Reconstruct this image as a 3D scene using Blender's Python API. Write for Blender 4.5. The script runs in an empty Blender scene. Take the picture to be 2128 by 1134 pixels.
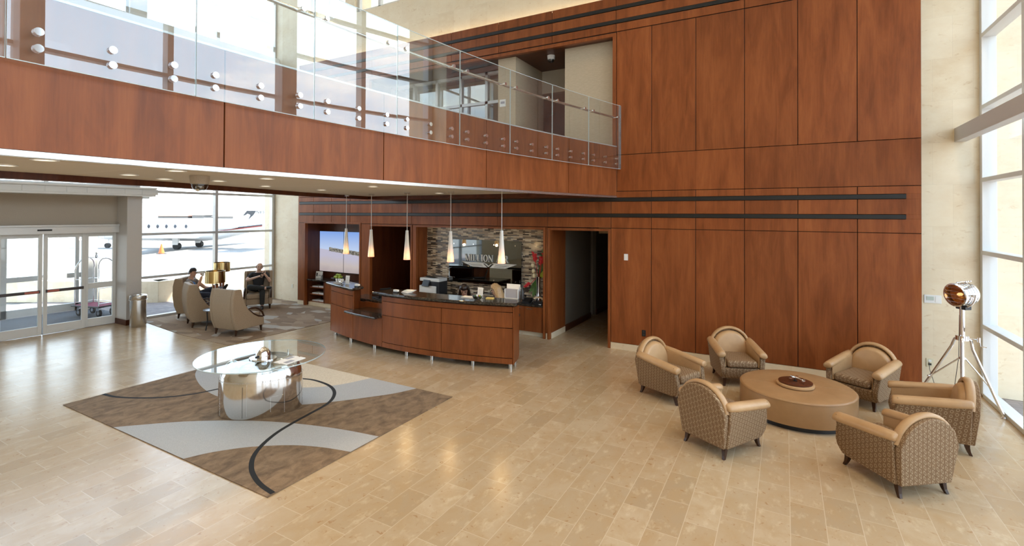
import bpy, bmesh, math, random
from math import sin, cos, pi, radians
from mathutils import Vector, Matrix

random.seed(7)
S = bpy.context.scene
COL = S.collection

# ---------------------------------------------------------------- camera
YAW, PITCH, ROLL, CAM_Z, F_PX = .50838, .0088145, .0043149, 2.55, 1016.78
fw = Vector((-sin(YAW)*cos(PITCH), cos(YAW)*cos(PITCH), sin(PITCH)))
rt0 = Vector((cos(YAW), sin(YAW), 0)); up0 = rt0.cross(fw)
rt = rt0*cos(ROLL)+up0*sin(ROLL); up = up0*cos(ROLL)-rt0*sin(ROLL)
cam = bpy.data.cameras.new('camera'); camo = bpy.data.objects.new('camera', cam); COL.objects.link(camo)
R3 = Matrix((rt, up, -fw)).transposed()
camo.matrix_world = Matrix.Translation((0, 0, CAM_Z)) @ R3.to_4x4()
cam.sensor_fit = 'HORIZONTAL'; cam.sensor_width = 36; cam.lens = F_PX/2128*36
cam.shift_y = -(567-436.57)/2128
cam.clip_start = .05; cam.clip_end = 2000
S.camera = camo

# ---------------------------------------------------------------- world, sun, exposure
S.view_settings.view_transform = 'Standard'; S.view_settings.look = 'None'
S.view_settings.exposure = 0.0; S.view_settings.gamma = 1.0
S.view_settings.use_curve_mapping = False
cy = S.cycles
cy.use_denoising = True
cy.max_bounces = 8; cy.diffuse_bounces = 4; cy.glossy_bounces = 4
cy.transmission_bounces = 4; cy.transparent_max_bounces = 16
cy.caustics_reflective = False; cy.caustics_refractive = False
cy.sample_clamp_indirect = 6.0; cy.blur_glossy = 0.5


class NT:
    """small node-tree writer: n() adds a node, sockets or constants go in by name or index"""
    def __init__(s, tree):
        s.t = tree; s.t.nodes.clear()

    def n(s, typ, ins=None, out=0, **props):
        nd = s.t.nodes.new('ShaderNode'+typ)
        for k, v in props.items():
            setattr(nd, k, v)
        for k, v in (ins or {}).items():
            sk = nd.inputs[k]
            if hasattr(v, 'links'):
                s.t.links.new(v, sk)
            else:
                sk.default_value = v
        return nd.outputs[out] if out is not None else nd

    def m(s, op, a, b=None, c=None):
        d = {0: a}
        if b is not None: d[1] = b
        if c is not None: d[2] = c
        return s.n('Math', d, operation=op)

    def mix(s, fac, a, b, mode='MIX'):
        nd = s.t.nodes.new('ShaderNodeMix'); nd.data_type = 'RGBA'; nd.blend_type = mode
        for sk, v in ((nd.inputs[0], fac), (nd.inputs[6], a), (nd.inputs[7], b)):
            if hasattr(v, 'links'): s.t.links.new(v, sk)
            else: sk.default_value = v if not isinstance(v, tuple) or len(v) == 4 else (*v, 1)
        return nd.outputs[2]

    def ramp(s, fac, stops, interp='LINEAR'):
        nd = s.t.nodes.new('ShaderNodeValToRGB'); cr = nd.color_ramp; cr.interpolation = interp
        while len(cr.elements) < len(stops): cr.elements.new(.5)
        for e, (p, c) in zip(cr.elements, stops):
            e.position = p; e.color = (*c, 1) if len(c) == 3 else c
        s.t.links.new(fac, nd.inputs[0])
        return nd.outputs[0]

    def pos(s): return s.n('NewGeometry')
    def obj(s): return s.n('TexCoord', out=3)

    def scale(s, v, sc, loc=(0, 0, 0), rot=(0, 0, 0)):
        return s.n('Mapping', {0: v, 1: loc, 2: rot, 3: sc})

    def noise(s, v, scale=5, detail=3, rough=.5, dist=0):
        return s.n('TexNoise', {'Vector': v, 'Scale': scale, 'Detail': detail, 'Roughness': rough, 'Distortion': dist})

    def bump(s, h, strength=.3, dist=.01):
        return s.n('Bump', {'Height': h, 'Strength': strength, 'Distance': dist})

    def out(s, sh, kind='OutputMaterial'):
        o = s.t.nodes.new('ShaderNode'+kind); s.t.links.new(sh, o.inputs[0])


W = bpy.data.worlds.new('sky'); S.world = W; W.use_nodes = True
w = NT(W.node_tree)
dirv = w.n('TexCoord', out=0)
sep = w.n('SeparateXYZ', {0: dirv}, out=None)
el = w.m('MAXIMUM', sep.outputs[2], 0.0)
skyc = w.ramp(el, [(0, (.95, .98, 1.0)), (.10, (.72, .86, 1.0)), (.5, (.55, .75, 1.0)), (1, (.42, .66, 1.0))])
cl = w.noise(w.scale(dirv, (2.2, 2.2, 5.0)), 2.0, 6, .6)
clm = w.ramp(cl, [(.50, (0, 0, 0)), (.72, (1, 1, 1))])
skyc = w.mix(clm, skyc, (1.25, 1.25, 1.22))
w.out(w.n('Background', {0: skyc, 1: 4.7}), 'OutputWorld')

SUN = bpy.data.lights.new('sun', 'SUN'); SUN.energy = 22; SUN.angle = .009; SUN.color = (1, .95, .86)
so = bpy.data.objects.new('sun', SUN); COL.objects.link(so)
so.rotation_euler = Vector((-.22, -.5, -.84)).to_track_quat('-Z', 'Y').to_euler(); so.location = (0, 0, 30)


def srgb(r, g, b):
    f = lambda c: c/12.92 if c <= .04045 else ((c+.055)/1.055)**2.4
    return tuple(f(v/255) for v in (r, g, b))


# ---------------------------------------------------------------- materials
MATS = {}


def P(name, base=(.5, .5, .5), rough=.5, metal=0, coat=0, emit=None, estr=0, spec=.5, fn=None, bump=None, sheen=0):
    m = bpy.data.materials.new(name); m.use_nodes = True
    t = NT(m.node_tree); ins = {'Roughness': rough, 'Metallic': metal, 'Coat Weight': coat, 'Specular IOR Level': spec, 'Sheen Weight': sheen}
    r = fn(t) if fn else None
    if isinstance(r, dict): ins.update(r)
    elif r is not None: ins['Base Color'] = r
    ins.setdefault('Base Color', (*base, 1))
    if emit:
        ins['Emission Color'] = (*emit, 1); ins['Emission Strength'] = estr
    t.out(t.n('BsdfPrincipled', ins)); MATS[name] = m
    return m


def wood(name, c0, c1, c2, rough=.32, tint=.22, grain=1.0):
    def f(t):
        p = t.pos()
        g1 = t.noise(t.scale(p, (26, 26, 1.0)), 2.2, 5, .6)
        g2 = t.noise(t.scale(p, (4.2, 4.2, .7)), 1.5, 5, .62, .5)
        k = t.m('ADD', t.m('MULTIPLY', g1, .24), t.m('MULTIPLY', g2, .76))
        c = t.ramp(k, [(.33, c0), (.5, c1), (.68, c2)])
        tn = t.n('Attribute', attribute_name='tint', out=2)
        v = t.m('ADD', 1.0, t.m('MULTIPLY', tn, tint))
        hs = t.n('HueSaturation', {'Value': v, 'Color': c})
        return {'Base Color': hs, 'Normal': t.bump(g1, .05, .002), 'Roughness': t.m('ADD', rough-.05, t.m('MULTIPLY', g2, .1))}
    return P(name, fn=f, spec=.28)


CHERRY = wood('cherry_wood', (.165, .045, .012), (.235, .067, .0185), (.31, .096, .028), tint=.10)
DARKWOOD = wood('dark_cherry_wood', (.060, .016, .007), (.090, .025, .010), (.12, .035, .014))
LEGWOOD = wood('walnut_leg', (.03, .014, .008), (.05, .022, .011), (.07, .032, .015), .3)


def floor_f(t):
    p = t.pos(); sp = t.n('SeparateXYZ', {0: p}, out=None)
    v = t.n('CombineXYZ', {0: sp.outputs[1], 1: t.m('ADD', sp.outputs[0], .218+2.58*20), 2: 0.0})
    br = t.n('TexBrick', {'Vector': v, 'Color1': (0, 0, 0, 1), 'Color2': (1, 1, 1, 1), 'Mortar': (.5, .5, .5, 1), 'Scale': 1.0,
                          'Mortar Size': .003, 'Mortar Smooth': .3, 'Bias': 0.0, 'Brick Width': .505, 'Row Height': .258}, out=None, offset=.5)
    tile = br.outputs[0]; mort = br.outputs[1]
    base = t.ramp(tile, [(0, (.425, .31, .185)), (.15, (.475, .355, .22)), (.7, (.515, .39, .247)), (1, (.56, .435, .285))])
    off = t.n('CombineXYZ', {0: t.m('MULTIPLY', tile, 37.0), 1: t.m('MULTIPLY', tile, 91.0), 2: 0.0})
    pp = t.n('VectorMath', {0: p, 1: off}, operation='ADD')
    n1 = t.noise(t.scale(pp, (1, .75, 1)), 4.5, 6, .62, .5)
    c = t.mix(t.ramp(n1, [(.40, (0, 0, 0)), (.68, (.75, .75, .75))]), base, (.46, .315, .165), 'MIX')
    n2 = t.noise(t.scale(pp, (1.5, .7, 1)), 7, 5, .65)
    c = t.mix(t.ramp(n2, [(.55, (0, 0, 0)), (.75, (.55, .55, .55))]), c, (.72, .60, .42))
    n3 = t.noise(pp, 17, 3, .6, .8)
    c = t.mix(t.ramp(n3, [(.63, (0, 0, 0)), (.71, (.8, .8, .8))]), c, (.36, .20, .085))
    c = t.mix(t.m('MULTIPLY', mort, .45), c, (.74, .64, .49))
    return {'Base Color': c, 'Roughness': t.m('ADD', .15, t.m('MULTIPLY', n1, .14)), 'Normal': t.bump(t.m('SUBTRACT', 1.0, mort), .12, .002)}


FLOOR = P('travertine_floor', fn=floor_f)


def stone_f(t):
    p = t.pos(); sp = t.n('SeparateXYZ', {0: p}, out=None)
    v = t.n('CombineXYZ', {0: t.m('ADD', t.m('ADD', sp.outputs[0], sp.outputs[1]), 60.0), 1: t.m('ADD', sp.outputs[2], 10.0), 2: 0.0})
    br = t.n('TexBrick', {'Vector': v, 'Color1': (0, 0, 0, 1), 'Color2': (1, 1, 1, 1), 'Mortar': (.5, .5, .5, 1), 'Scale': 1.0,
                          'Mortar Size': .0015, 'Mortar Smooth': .4, 'Brick Width': .46, 'Row Height': .62}, out=None, offset=.5)
    base = t.ramp(br.outputs[0], [(0, (.74, .61, .42)), (1, (.80, .68, .49))])
    n1 = t.noise(t.scale(p, (1, 1, 1.7)), 4, 6, .65)
    c = t.mix(t.ramp(n1, [(.35, (0, 0, 0)), (.7, (.6, .6, .6))]), base, (.86, .77, .59))
    n2 = t.noise(t.scale(p, (.8, .8, 1.5)), 11, 4, .6, .7)
    c = t.mix(t.ramp(n2, [(.62, (0, 0, 0)), (.74, (.55, .55, .55))]), c, (.56, .38, .19))
    c = t.mix(t.m('MULTIPLY', br.outputs[1], .35), c, (.5, .42, .30))
    return {'Base Color': c}


STONE = P('travertine_wall', rough=.45, fn=stone_f)


def mosaic_f(t):
    p = t.pos(); sp = t.n('SeparateXYZ', {0: p}, out=None)
    v = t.n('CombineXYZ', {0: t.m('ADD', t.m('ADD', sp.outputs[0], sp.outputs[1]), 40.0), 1: t.m('ADD', sp.outputs[2], 10.0), 2: 0.0})
    br = t.n('TexBrick', {'Vector': v, 'Color1': (0, 0, 0, 1), 'Color2': (1, 1, 1, 1), 'Mortar': (.3, .3, .3, 1), 'Scale': 1.0,
                          'Mortar Size': .002, 'Mortar Smooth': .1, 'Brick Width': .15, 'Row Height': .027}, out=None, offset=.37)
    c = t.ramp(br.outputs[0], [(0, (.045, .035, .03)), (.16, (.20, .15, .11)), (.3, (.52, .43, .31)), (.55, (.36, .27, .19)), (.72, (.66, .57, .43)), (.88, (.14, .12, .11))], 'CONSTANT')
    c = t.mix(br.outputs[1], c, (.2, .17, .13))
    hgt = t.m('MULTIPLY', t.m('SUBTRACT', 1.0, br.outputs[1]), br.outputs[0])
    return {'Base Color': c, 'Normal': t.bump(hgt, .5, .01), 'Roughness': t.m('ADD', .08, t.m('MULTIPLY', br.outputs[0], .25))}


MOSAIC = P('mosaic_tile', fn=mosaic_f)


def granite_f(t):
    p = t.pos()
    n1 = t.noise(p, 26, 5, .7, .6); n2 = t.noise(p, 90, 3, .6)
    c = t.ramp(n1, [(.35, (.012, .010, .009)), (.52, (.035, .028, .022)), (.64, (.11, .085, .06)), (.75, (.03, .025, .02))])
    return {'Base Color': t.mix(t.ramp(n2, [(.6, (0, 0, 0)), (.75, (.6, .6, .6))]), c, (.16, .13, .10))}


GRANITE = P('brown_granite', rough=.10, fn=granite_f)
CHROME = P('chrome', (.82, .82, .83), .07, 1)
STEEL = P('brushed_steel', (.66, .65, .63), .26, 1)
WHITEMETAL = P('painted_white_metal', (.73, .73, .71), .42)
GREYMETAL = P('painted_grey_metal', (.60, .57, .54), .45)
ALU = P('anodised_aluminium', (.60, .60, .59), .36, .35)
BLACKBAR = P('black_bar', (.008, .008, .008), .4)
BLACK = P('black_plastic', (.012, .012, .013), .4)
DARKGAP = P('shadow_gap', (.010, .004, .002), .8)
WHITE = P('white_plastic', (.80, .80, .78), .4)
PAPER = P('paper_white', (.82, .81, .78), .7)
PAPERGREY = P('printed_grey_paper', (.36, .36, .40), .6)
BEIGEPL = P('beige_plastic', (.62, .47, .30), .45)
PLASTER = P('beige_wallcovering', rough=.7, fn=lambda t: t.ramp(t.noise(t.scale(t.pos(), (5, 5, 60)), 3, 3), [(.3, (.44, .36, .25)), (.7, (.52, .43, .31))]))
PLASTERGREY = P('grey_wallcovering', rough=.7, fn=lambda t: t.ramp(t.noise(t.scale(t.pos(), (40, 40, 40)), 3, 3), [(.3, (.42, .36, .285)), (.7, (.48, .41, .33))]))
CEIL = P('white_ceiling', (.80, .78, .74), .8)


CORRIDOR = P('shaded_grey_wallcovering', rough=.75, fn=lambda t: t.ramp(t.noise(t.scale(t.pos(), (40, 40, 40)), 3, 3), [(.3, (.15, .125, .095)), (.7, (.19, .16, .12))]))  # grey wallcovering with the corridor's low light darkened into its colour


def tileceil_f(t):
    p = t.pos(); sp = t.n('SeparateXYZ', {0: p}, out=None)
    v = t.n('CombineXYZ', {0: t.m('ADD', sp.outputs[0], 60.0), 1: t.m('ADD', sp.outputs[1], 60.0), 2: 0.0})
    br = t.n('TexBrick', {'Vector': v, 'Color1': (.62, .56, .47, 1), 'Color2': (.65, .585, .49, 1), 'Mortar': (.74, .70, .62, 1), 'Scale': 1.0,
                          'Mortar Size': .006, 'Brick Width': 1.22, 'Row Height': 1.22}, offset=0.0)
    return br


SOFFIT = P('soffit_tile', rough=.85, fn=tileceil_f)


def leather_f(t):
    o = t.obj()
    n = t.noise(o, 3, 4, .6)
    c = t.ramp(n, [(.3, (.44, .265, .125)), (.7, (.55, .345, .175))])
    return {'Base Color': c, 'Normal': t.bump(t.noise(o, 220, 2), .08, .002)}


LEATHER = P('tan_leather', rough=.38, fn=leather_f)
LEATHER2 = P('caramel_leather', rough=.45, fn=lambda t: t.ramp(t.noise(t.pos(), 5, 4, .6), [(.3, (.34, .19, .08)), (.7, (.40, .225, .10))]))


def ring_f(t):
    o = t.obj(); sp = t.n('SeparateXYZ', {0: o}, out=None)
    x, y, z = sp.outputs[0], sp.outputs[1], sp.outputs[2]
    s = 1/.050
    u = t.m('MULTIPLY', t.m('ADD', x, y), s); v = t.m('MULTIPLY', t.m('ADD', z, t.m('MULTIPLY', t.m('SUBTRACT', x, y), .5)), s)
    fu = t.m('SUBTRACT', t.m('FRACT', t.m('ADD', u, 100.0)), .5); fv = t.m('SUBTRACT', t.m('FRACT', t.m('ADD', v, 100.0)), .5)
    fv2 = t.m('SUBTRACT', fv, t.m('MULTIPLY', fu, .5))
    r = t.m('SQRT', t.m('ADD', t.m('MULTIPLY', t.m('MULTIPLY', fu, fu), 1.3), t.m('MULTIPLY', fv2, fv2)))
    a = t.m('ABSOLUTE', t.m('SUBTRACT', r, .30))
    k = t.ramp(a, [(.045, (1, 1, 1)), (.075, (0, 0, 0))])
    n = t.noise(o, 60, 2)
    base = t.ramp(n, [(.3, (.175, .098, .045)), (.7, (.225, .13, .062))])
    return {'Base Color': t.mix(k, base, (.40, .30, .185))}


RINGS = P('ring_pattern_fabric', rough=.75, fn=ring_f)
LOUNGE = P('taupe_upholstery', rough=.7, fn=lambda t: t.ramp(t.noise(t.obj(), 70, 3), [(.3, (.34, .25, .165)), (.7, (.41, .31, .21))]))


def carpet_f(t):
    p = t.pos()
    q = t.scale(p, (1.5, 2.7, 1), rot=(0, 0, -.45))
    vo = t.n('TexVoronoi', {'Vector': q, 'Scale': 1.75, 'Randomness': .7}, out=1)
    sp = t.n('SeparateColor', {0: vo}, out=None)
    c = t.ramp(sp.outputs[0], [(0, (.25, .155, .085)), (.27, (.36, .25, .15)), (.45, (.21, .13, .07)), (.66, (.43, .39, .33)), (.76, (.31, .20, .115)), (.9, (.52, .44, .34))], 'CONSTANT')
    return t.mix(.2, c, t.ramp(t.noise(p, 180, 2), [(.3, (.1, .07, .05)), (.7, (.55, .45, .35))]))


CARPET = P('lounge_carpet', rough=.95, fn=carpet_f)
RUGBROWN = P('rug_brown_pile', rough=.95, fn=lambda t: t.mix(.2, t.ramp(t.noise(t.scale(t.pos(), (1.2, .8, 1), rot=(0, 0, .6)), 7, 6, .62, .5), [(.32, (.10, .062, .032)), (.5, (.20, .128, .070)), (.68, (.30, .205, .12))]),
                                                             t.ramp(t.noise(t.pos(), 260, 2), [(.3, (.08, .05, .03)), (.7, (.42, .3, .2))])))
RUGGREY = P('rug_grey_pile', rough=.95, fn=lambda t: t.ramp(t.noise(t.pos(), 120, 3), [(.3, (.37, .37, .37)), (.7, (.47, .475, .47))]))
RUGCREAM = P('rug_cream_pile', rough=.95, fn=lambda t: t.ramp(t.noise(t.pos(), 60, 3), [(.3, (.58, .49, .36)), (.7, (.72, .63, .49))]))
RUGBLACK = P('rug_black_line', (.008, .008, .008), .9)
MATGREY = P('entrance_mat', rough=.95, fn=lambda t: t.ramp(t.noise(t.scale(t.pos(), (40, 3, 1)), 4, 2), [(.3, (.05, .055, .065)), (.7, (.10, .105, .115))]))
TARMAC = P('concrete_apron', rough=.9, fn=lambda t: t.ramp(t.noise(t.pos(), .6, 5), [(.3, (.17, .165, .16)), (.7, (.21, .205, .195))]))


def paver_f(t):
    p = t.pos(); v = t.n('VectorMath', {0: p, 1: (80, 80, 0)}, operation='ADD')
    return t.n('TexBrick', {'Vector': v, 'Color1': (.20, .17, .17, 1), 'Color2': (.27, .23, .22, 1), 'Mortar': (.15, .13, .13, 1), 'Scale': 1.0,
                            'Mortar Size': .006, 'Brick Width': .24, 'Row Height': .12})


PAVER = P('brick_pavers', rough=.9, fn=paver_f)
JETWHITE = P('jet_white_paint', (.80, .80, .80), .25)
JETDARK = P('jet_dark_paint', (.025, .03, .04), .3)
JETRED = P('jet_red_stripe', (.35, .04, .03), .3)
RUBBER = P('rubber', (.015, .015, .015), .7)
ORANGE = P('cone_orange', (.85, .16, .03), .5)
FARROOF = P('far_roof', (.26, .12, .09), .8)
FARWALL = P('far_wall', (.25, .24, .23), .8)
GREEN = P('leaf_green', rough=.45, fn=lambda t: t.ramp(t.noise(t.pos(), 14, 3), [(.3, (.015, .06, .01)), (.7, (.06, .16, .02))]))
LIME = P('apple_green', (.38, .48, .06), .35)
REDFLOWER = P('red_bract', (.55, .02, .025), .4)
CREAMFLOWER = P('cream_bloom', (.75, .66, .42), .5)
YELLOWNOTE = P('yellow_note', (.85, .62, .2), .6)
MAROON = P('maroon_carpet', (.20, .02, .05), .85)
BRASS = P('polished_brass', (.62, .47, .22), .16, 1)
SKIN = P('skin', (.55, .31, .21), .5)
SKIN2 = P('skin_pale', (.66, .42, .31), .5)
HAIRDARK = P('dark_hair', rough=.35, fn=lambda t: t.ramp(t.noise(t.scale(t.pos(), (60, 60, 3)), 3, 3), [(.3, (.008, .004, .003)), (.7, (.03, .015, .01))]))
HAIRBLOND = P('blond_hair', rough=.4, fn=lambda t: t.ramp(t.noise(t.scale(t.pos(), (60, 60, 3)), 3, 3), [(.3, (.33, .19, .08)), (.7, (.62, .43, .22))]))
HAIRGREY = P('grey_hair', (.25, .22, .2), .6)
SHIRTBLACK = P('black_cloth', (.012, .012, .014), .8)
SHIRTGREY = P('grey_cloth', (.22, .20, .18), .85)
BLUEPATCH = P('blue_print', (.08, .22, .5), .8)
JEANS = P('navy_denim', (.022, .028, .05), .85)
TROUSER = P('charcoal_cloth', (.018, .02, .02), .85)
SHOE = P('black_shoe', (.01, .01, .01), .4)
LIPS = P('lip', (.42, .14, .12), .5)
EYE = P('eye_dark', (.02, .015, .012), .2)
CHARCOAL = P('charcoal_panel', (.028, .03, .035), .3)
COUNTERBLUE = P('stool_top', (.30, .33, .38), .2)


def thin_glass(name, tint=(.95, .98, .97), rough=0.0, r0=.075):
    m = bpy.data.materials.new(name); m.use_nodes = True; t = NT(m.node_tree)
    fc = t.n('LayerWeight', {'Blend': .5}, out=1)
    k = t.m('ADD', r0, t.m('MULTIPLY', t.m('POWER', fc, 5.0), .9-r0))
    sh = t.n('MixShader', {0: k, 1: t.n('BsdfTransparent', {0: (*tint, 1)}), 2: t.n('BsdfGlossy', {0: (1, 1, 1, 1), 'Roughness': rough})})
    t.out(sh); MATS[name] = m
    return m


GLASS = thin_glass('window_glass', (.96, .985, .975))
RAILGLASS = thin_glass('balustrade_glass', (.86, .92, .92), r0=.165)
TABLEGLASS = thin_glass('table_glass', (.86, .92, .90), r0=.12)
DOMEGLASS = thin_glass('dome_glass', (.55, .55, .55))
EDGEGLASS = P('glass_edge', (.52, .60, .60), .15)
SIGNGLASS = P('dark_mirror_glass', (.20, .215, .22), .03, 1)


def emis(name, col, s):
    m = bpy.data.materials.new(name); m.use_nodes = True; t = NT(m.node_tree)
    t.out(t.n('Emission', {0: (*col, 1), 1: s})); MATS[name] = m
    return m


LAMPWARM = emis('lamp_warm', (1, .86, .66), 2.2)
COVE = emis('cove_lamp', (1, .74, .44), 5.5)


def pendant_glow():
    m = bpy.data.materials.new('pendant_glass'); m.use_nodes = True; t = NT(m.node_tree)
    z = t.n('SeparateXYZ', {0: t.obj()}, out=2)          # 0 at the open bottom, .5 at the top
    k = t.m('DIVIDE', z, .51)
    e = t.ramp(k, [(0, (1.0, .20, .02)), (.05, (1.0, .36, .06)), (.16, (1.0, .58, .17)), (.30, (.62, .27, .085)), (.45, (.16, .085, .035)), (.62, (.02, .015, .01)), (1, (0, 0, 0))])
    t.out(t.n('BsdfPrincipled', {'Base Color': (.78, .74, .68, 1), 'Roughness': .3, 'Emission Color': e, 'Emission Strength': 1.0}))
    return m


PENDANT = pendant_glow()


def screen_mat():
    m = bpy.data.materials.new('display_picture'); m.use_nodes = True; t = NT(m.node_tree)
    p = t.pos(); sp = t.n('SeparateXYZ', {0: p}, out=None)
    z = t.m('DIVIDE', t.m('SUBTRACT', sp.outputs[2], .92), 1.13)
    x = t.m('DIVIDE', t.m('ADD', sp.outputs[0], 11.68), 1.9)
    sky = t.ramp(z, [(.5, (.55, .66, .86)), (1, (.22, .38, .80))])
    sand = t.ramp(t.m('ADD', z, t.m('MULTIPLY', t.noise(t.scale(p, (1, 1, 2)), 2, 3), .25)), [(.1, (.42, .35, .36)), (.3, (.55, .48, .46)), (.5, (.52, .50, .62))])
    hz = t.m('ADD', .56, t.m('MULTIPLY', x, -.12))
    c = t.mix(t.m('GREATER_THAN', z, hz), sand, sky)
    n = t.noise(t.scale(p, (5, 5, 9)), 3, 4)
    band = t.m('MULTIPLY', t.m('LESS_THAN', t.m('ABSOLUTE', t.m('SUBTRACT', z, t.m('ADD', hz, .015))), t.m('MULTIPLY', .075, t.m('ADD', n, .15))), t.m('GREATER_THAN', x, .2))
    c = t.mix(band, c, t.ramp(n, [(.4, (.10, .09, .07)), (.6, (.32, .30, .26))]))
    t.out(t.n('Emission', {0: c, 1: 1.0}))
    return m


SCREEN = screen_mat()
# ---------------------------------------------------------------- mesh helpers
class MB:
    def __init__(s):
        s.v = []; s.f = []; s.mi = []; s.tn = []; s.cur = 0; s.tint = 0.0; s.T = None

    def add(s, verts, faces):
        b = len(s.v)
        for p in verts:
            p = Vector(p)
            s.v.append(s.T @ p if s.T is not None else p)
        for f in faces:
            s.f.append([b+i for i in f]); s.mi.append(s.cur); s.tn.append(s.tint)
        return s

    def box(s, x0, x1, y0, y1, z0, z1):
        return s.add([(x0, y0, z0), (x1, y0, z0), (x1, y1, z0), (x0, y1, z0), (x0, y0, z1), (x1, y0, z1), (x1, y1, z1), (x0, y1, z1)],
                     [(0, 3, 2, 1), (4, 5, 6, 7), (0, 1, 5, 4), (1, 2, 6, 5), (2, 3, 7, 6), (3, 0, 4, 7)])

    def obox(s, c, size, rz=0.0, M=None):
        Rm = (M or Matrix.Rotation(rz, 3, 'Z')); c = Vector(c)
        hx, hy, hz = (q/2 for q in size)
        vs = [c+Rm @ Vector((x*hx, y*hy, z*hz)) for z in (-1, 1) for x, y in ((-1, -1), (1, -1), (1, 1), (-1, 1))]
        return s.add(vs, [(0, 3, 2, 1), (4, 5, 6, 7), (0, 1, 5, 4), (1, 2, 6, 5), (2, 3, 7, 6), (3, 0, 4, 7)])

    def loft(s, rings, caps=True, closed=True):
        n = len(rings[0]); vs = [p for r in rings for p in r]; fs = []
        for i in range(len(rings)-1):
            for j in range(n if closed else n-1):
                k = (j+1) % n
                fs.append((i*n+j, i*n+k, (i+1)*n+k, (i+1)*n+j))
        if caps:
            fs.append(tuple(reversed(range(n)))); fs.append(tuple((len(rings)-1)*n+j for j in range(n)))
        return s.add(vs, fs)

    def prism(s, pts, a0, a1, axis='z', taper=None):
        """extrude a 2-D outline along an axis: z -> (x,y), y -> (x,z), x -> (y,z)"""
        g = {'z': lambda p, a: (p[0], p[1], a), 'y': lambda p, a: (p[0], a, p[1]), 'x': lambda p, a: (a, p[0], p[1])}[axis]
        r0 = [g(p, a0) for p in pts]; r1 = [g(p, a1) for p in (taper or pts)]
        return s.loft([r0, r1])

    def cyl(s, p0, p1, r0, r1=None, n=16):
        p0, p1 = Vector(p0), Vector(p1); r1 = r0 if r1 is None else r1
        d = (p1-p0).normalized(); a = d.orthogonal().normalized(); b = d.cross(a)
        rg = lambda p, r: [p+(a*cos(2*pi*i/n)+b*sin(2*pi*i/n))*r for i in range(n)]
        return s.loft([rg(p0, r0), rg(p1, r1)])

    def tube(s, pts, r, n=8, closed=False):
        pts = [Vector(p) for p in pts]; N = len(pts); rs = r if isinstance(r, (list, tuple)) else [r]*N
        tang = []
        for i in range(N):
            if closed: t = pts[(i+1) % N]-pts[i-1]
            else: t = pts[min(i+1, N-1)]-pts[max(i-1, 0)]
            tang.append(t.normalized())
        a = tang[0].orthogonal().normalized(); rings = []
        for i in range(N):
            a = (a-tang[i]*a.dot(tang[i])).normalized(); b = tang[i].cross(a)
            rings.append([pts[i]+(a*cos(2*pi*k/n)+b*sin(2*pi*k/n))*rs[i] for k in range(n)])
        if closed:
            rings.append(rings[0]); return s.loft(rings, caps=False)
        return s.loft(rings)

    def lathe(s, prof, c=(0, 0, 0), n=28, sx=1, sy=1, rot=0.0, caps=True):
        c = Vector(c); cr, sr = cos(rot), sin(rot); rings = []
        for r, z in prof:
            rg = []
            for i in range(n):
                x, y = r*cos(2*pi*i/n)*sx, r*sin(2*pi*i/n)*sy
                rg.append(c+Vector((x*cr-y*sr, x*sr+y*cr, z)))
            rings.append(rg)
        return s.loft(rings, caps=caps)

    def ball(s, c, r, n=14, m=8, M=None):
        rx, ry, rz = r if isinstance(r, (list, tuple)) else (r, r, r)
        c = Vector(c); rings = []
        for j in range(m+1):
            t = -pi/2+pi*j/m; t = max(min(t, pi/2-.02), -pi/2+.02)
            rg = [Vector((rx*cos(t)*cos(2*pi*i/n), ry*cos(t)*sin(2*pi*i/n), rz*sin(t))) for i in range(n)]
            rings.append([c+((M @ p) if M else p) for p in rg])
        return s.loft(rings)

    def build(s, name, mats, parent=None, smooth=None, bevel=0, seg=2, sub=0, world=False):
        me = bpy.data.meshes.new(name)
        me.from_pydata([tuple(p) for p in s.v], [], s.f)
        mats = mats if isinstance(mats, (list, tuple)) else [mats]
        for m in mats: me.materials.append(m)
        me.polygons.foreach_set('material_index', s.mi)
        bm = bmesh.new(); bm.from_mesh(me); bmesh.ops.recalc_face_normals(bm, faces=bm.faces); bm.to_mesh(me); bm.free()
        if any(s.tn):
            at = me.attributes.new('tint', 'FLOAT', 'FACE'); at.data.foreach_set('value', s.tn)
        if smooth is not None:
            me.polygons.foreach_set('use_smooth', [True]*len(me.polygons))
            if smooth < 180: me.set_sharp_from_angle(angle=radians(smooth))
        me.update()
        o = bpy.data.objects.new(name, me); COL.objects.link(o)
        if parent is not None:
            o.parent = parent
            if world:
                o.matrix_parent_inverse = wm(parent).inverted()
        if bevel:
            b = o.modifiers.new('bevel', 'BEVEL'); b.width = bevel; b.segments = seg; b.limit_method = 'ANGLE'; b.angle_limit = radians(40)
        if sub:
            b = o.modifiers.new('subdivision', 'SUBSURF'); b.levels = sub; b.render_levels = sub
        return o


def wm(o):
    m = o.matrix_basis if o.parent is None else wm(o.parent) @ o.matrix_parent_inverse @ o.matrix_basis
    return m.copy()


def tag(o, label=None, cat=None, group=None, kind=None):
    if label: o['label'] = label
    if cat: o['category'] = cat
    if group: o['group'] = group
    if kind: o['kind'] = kind
    return o


def thing(name, label, cat, loc=(0, 0, 0), rz=0.0, group=None, kind=None):
    o = bpy.data.objects.new(name, None); COL.objects.link(o); o.empty_display_size = .1
    o.location = loc; o.rotation_euler = (0, 0, rz)
    return tag(o, label, cat, group, kind)


def struct(mb, name, mats, **k):
    return tag(mb.build(name, mats, **k), kind='structure')


def dup(root, loc, rz, label, group=None):
    def cp(o, par):
        c = o.copy(); COL.objects.link(c)
        if par is not None: c.parent = par
        for ch in list(o.children): cp(ch, c)
        return c
    r = cp(root, None); r.location = loc; r.rotation_euler = (0, 0, rz); r['label'] = label
    if group: r['group'] = group
    return r


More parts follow.
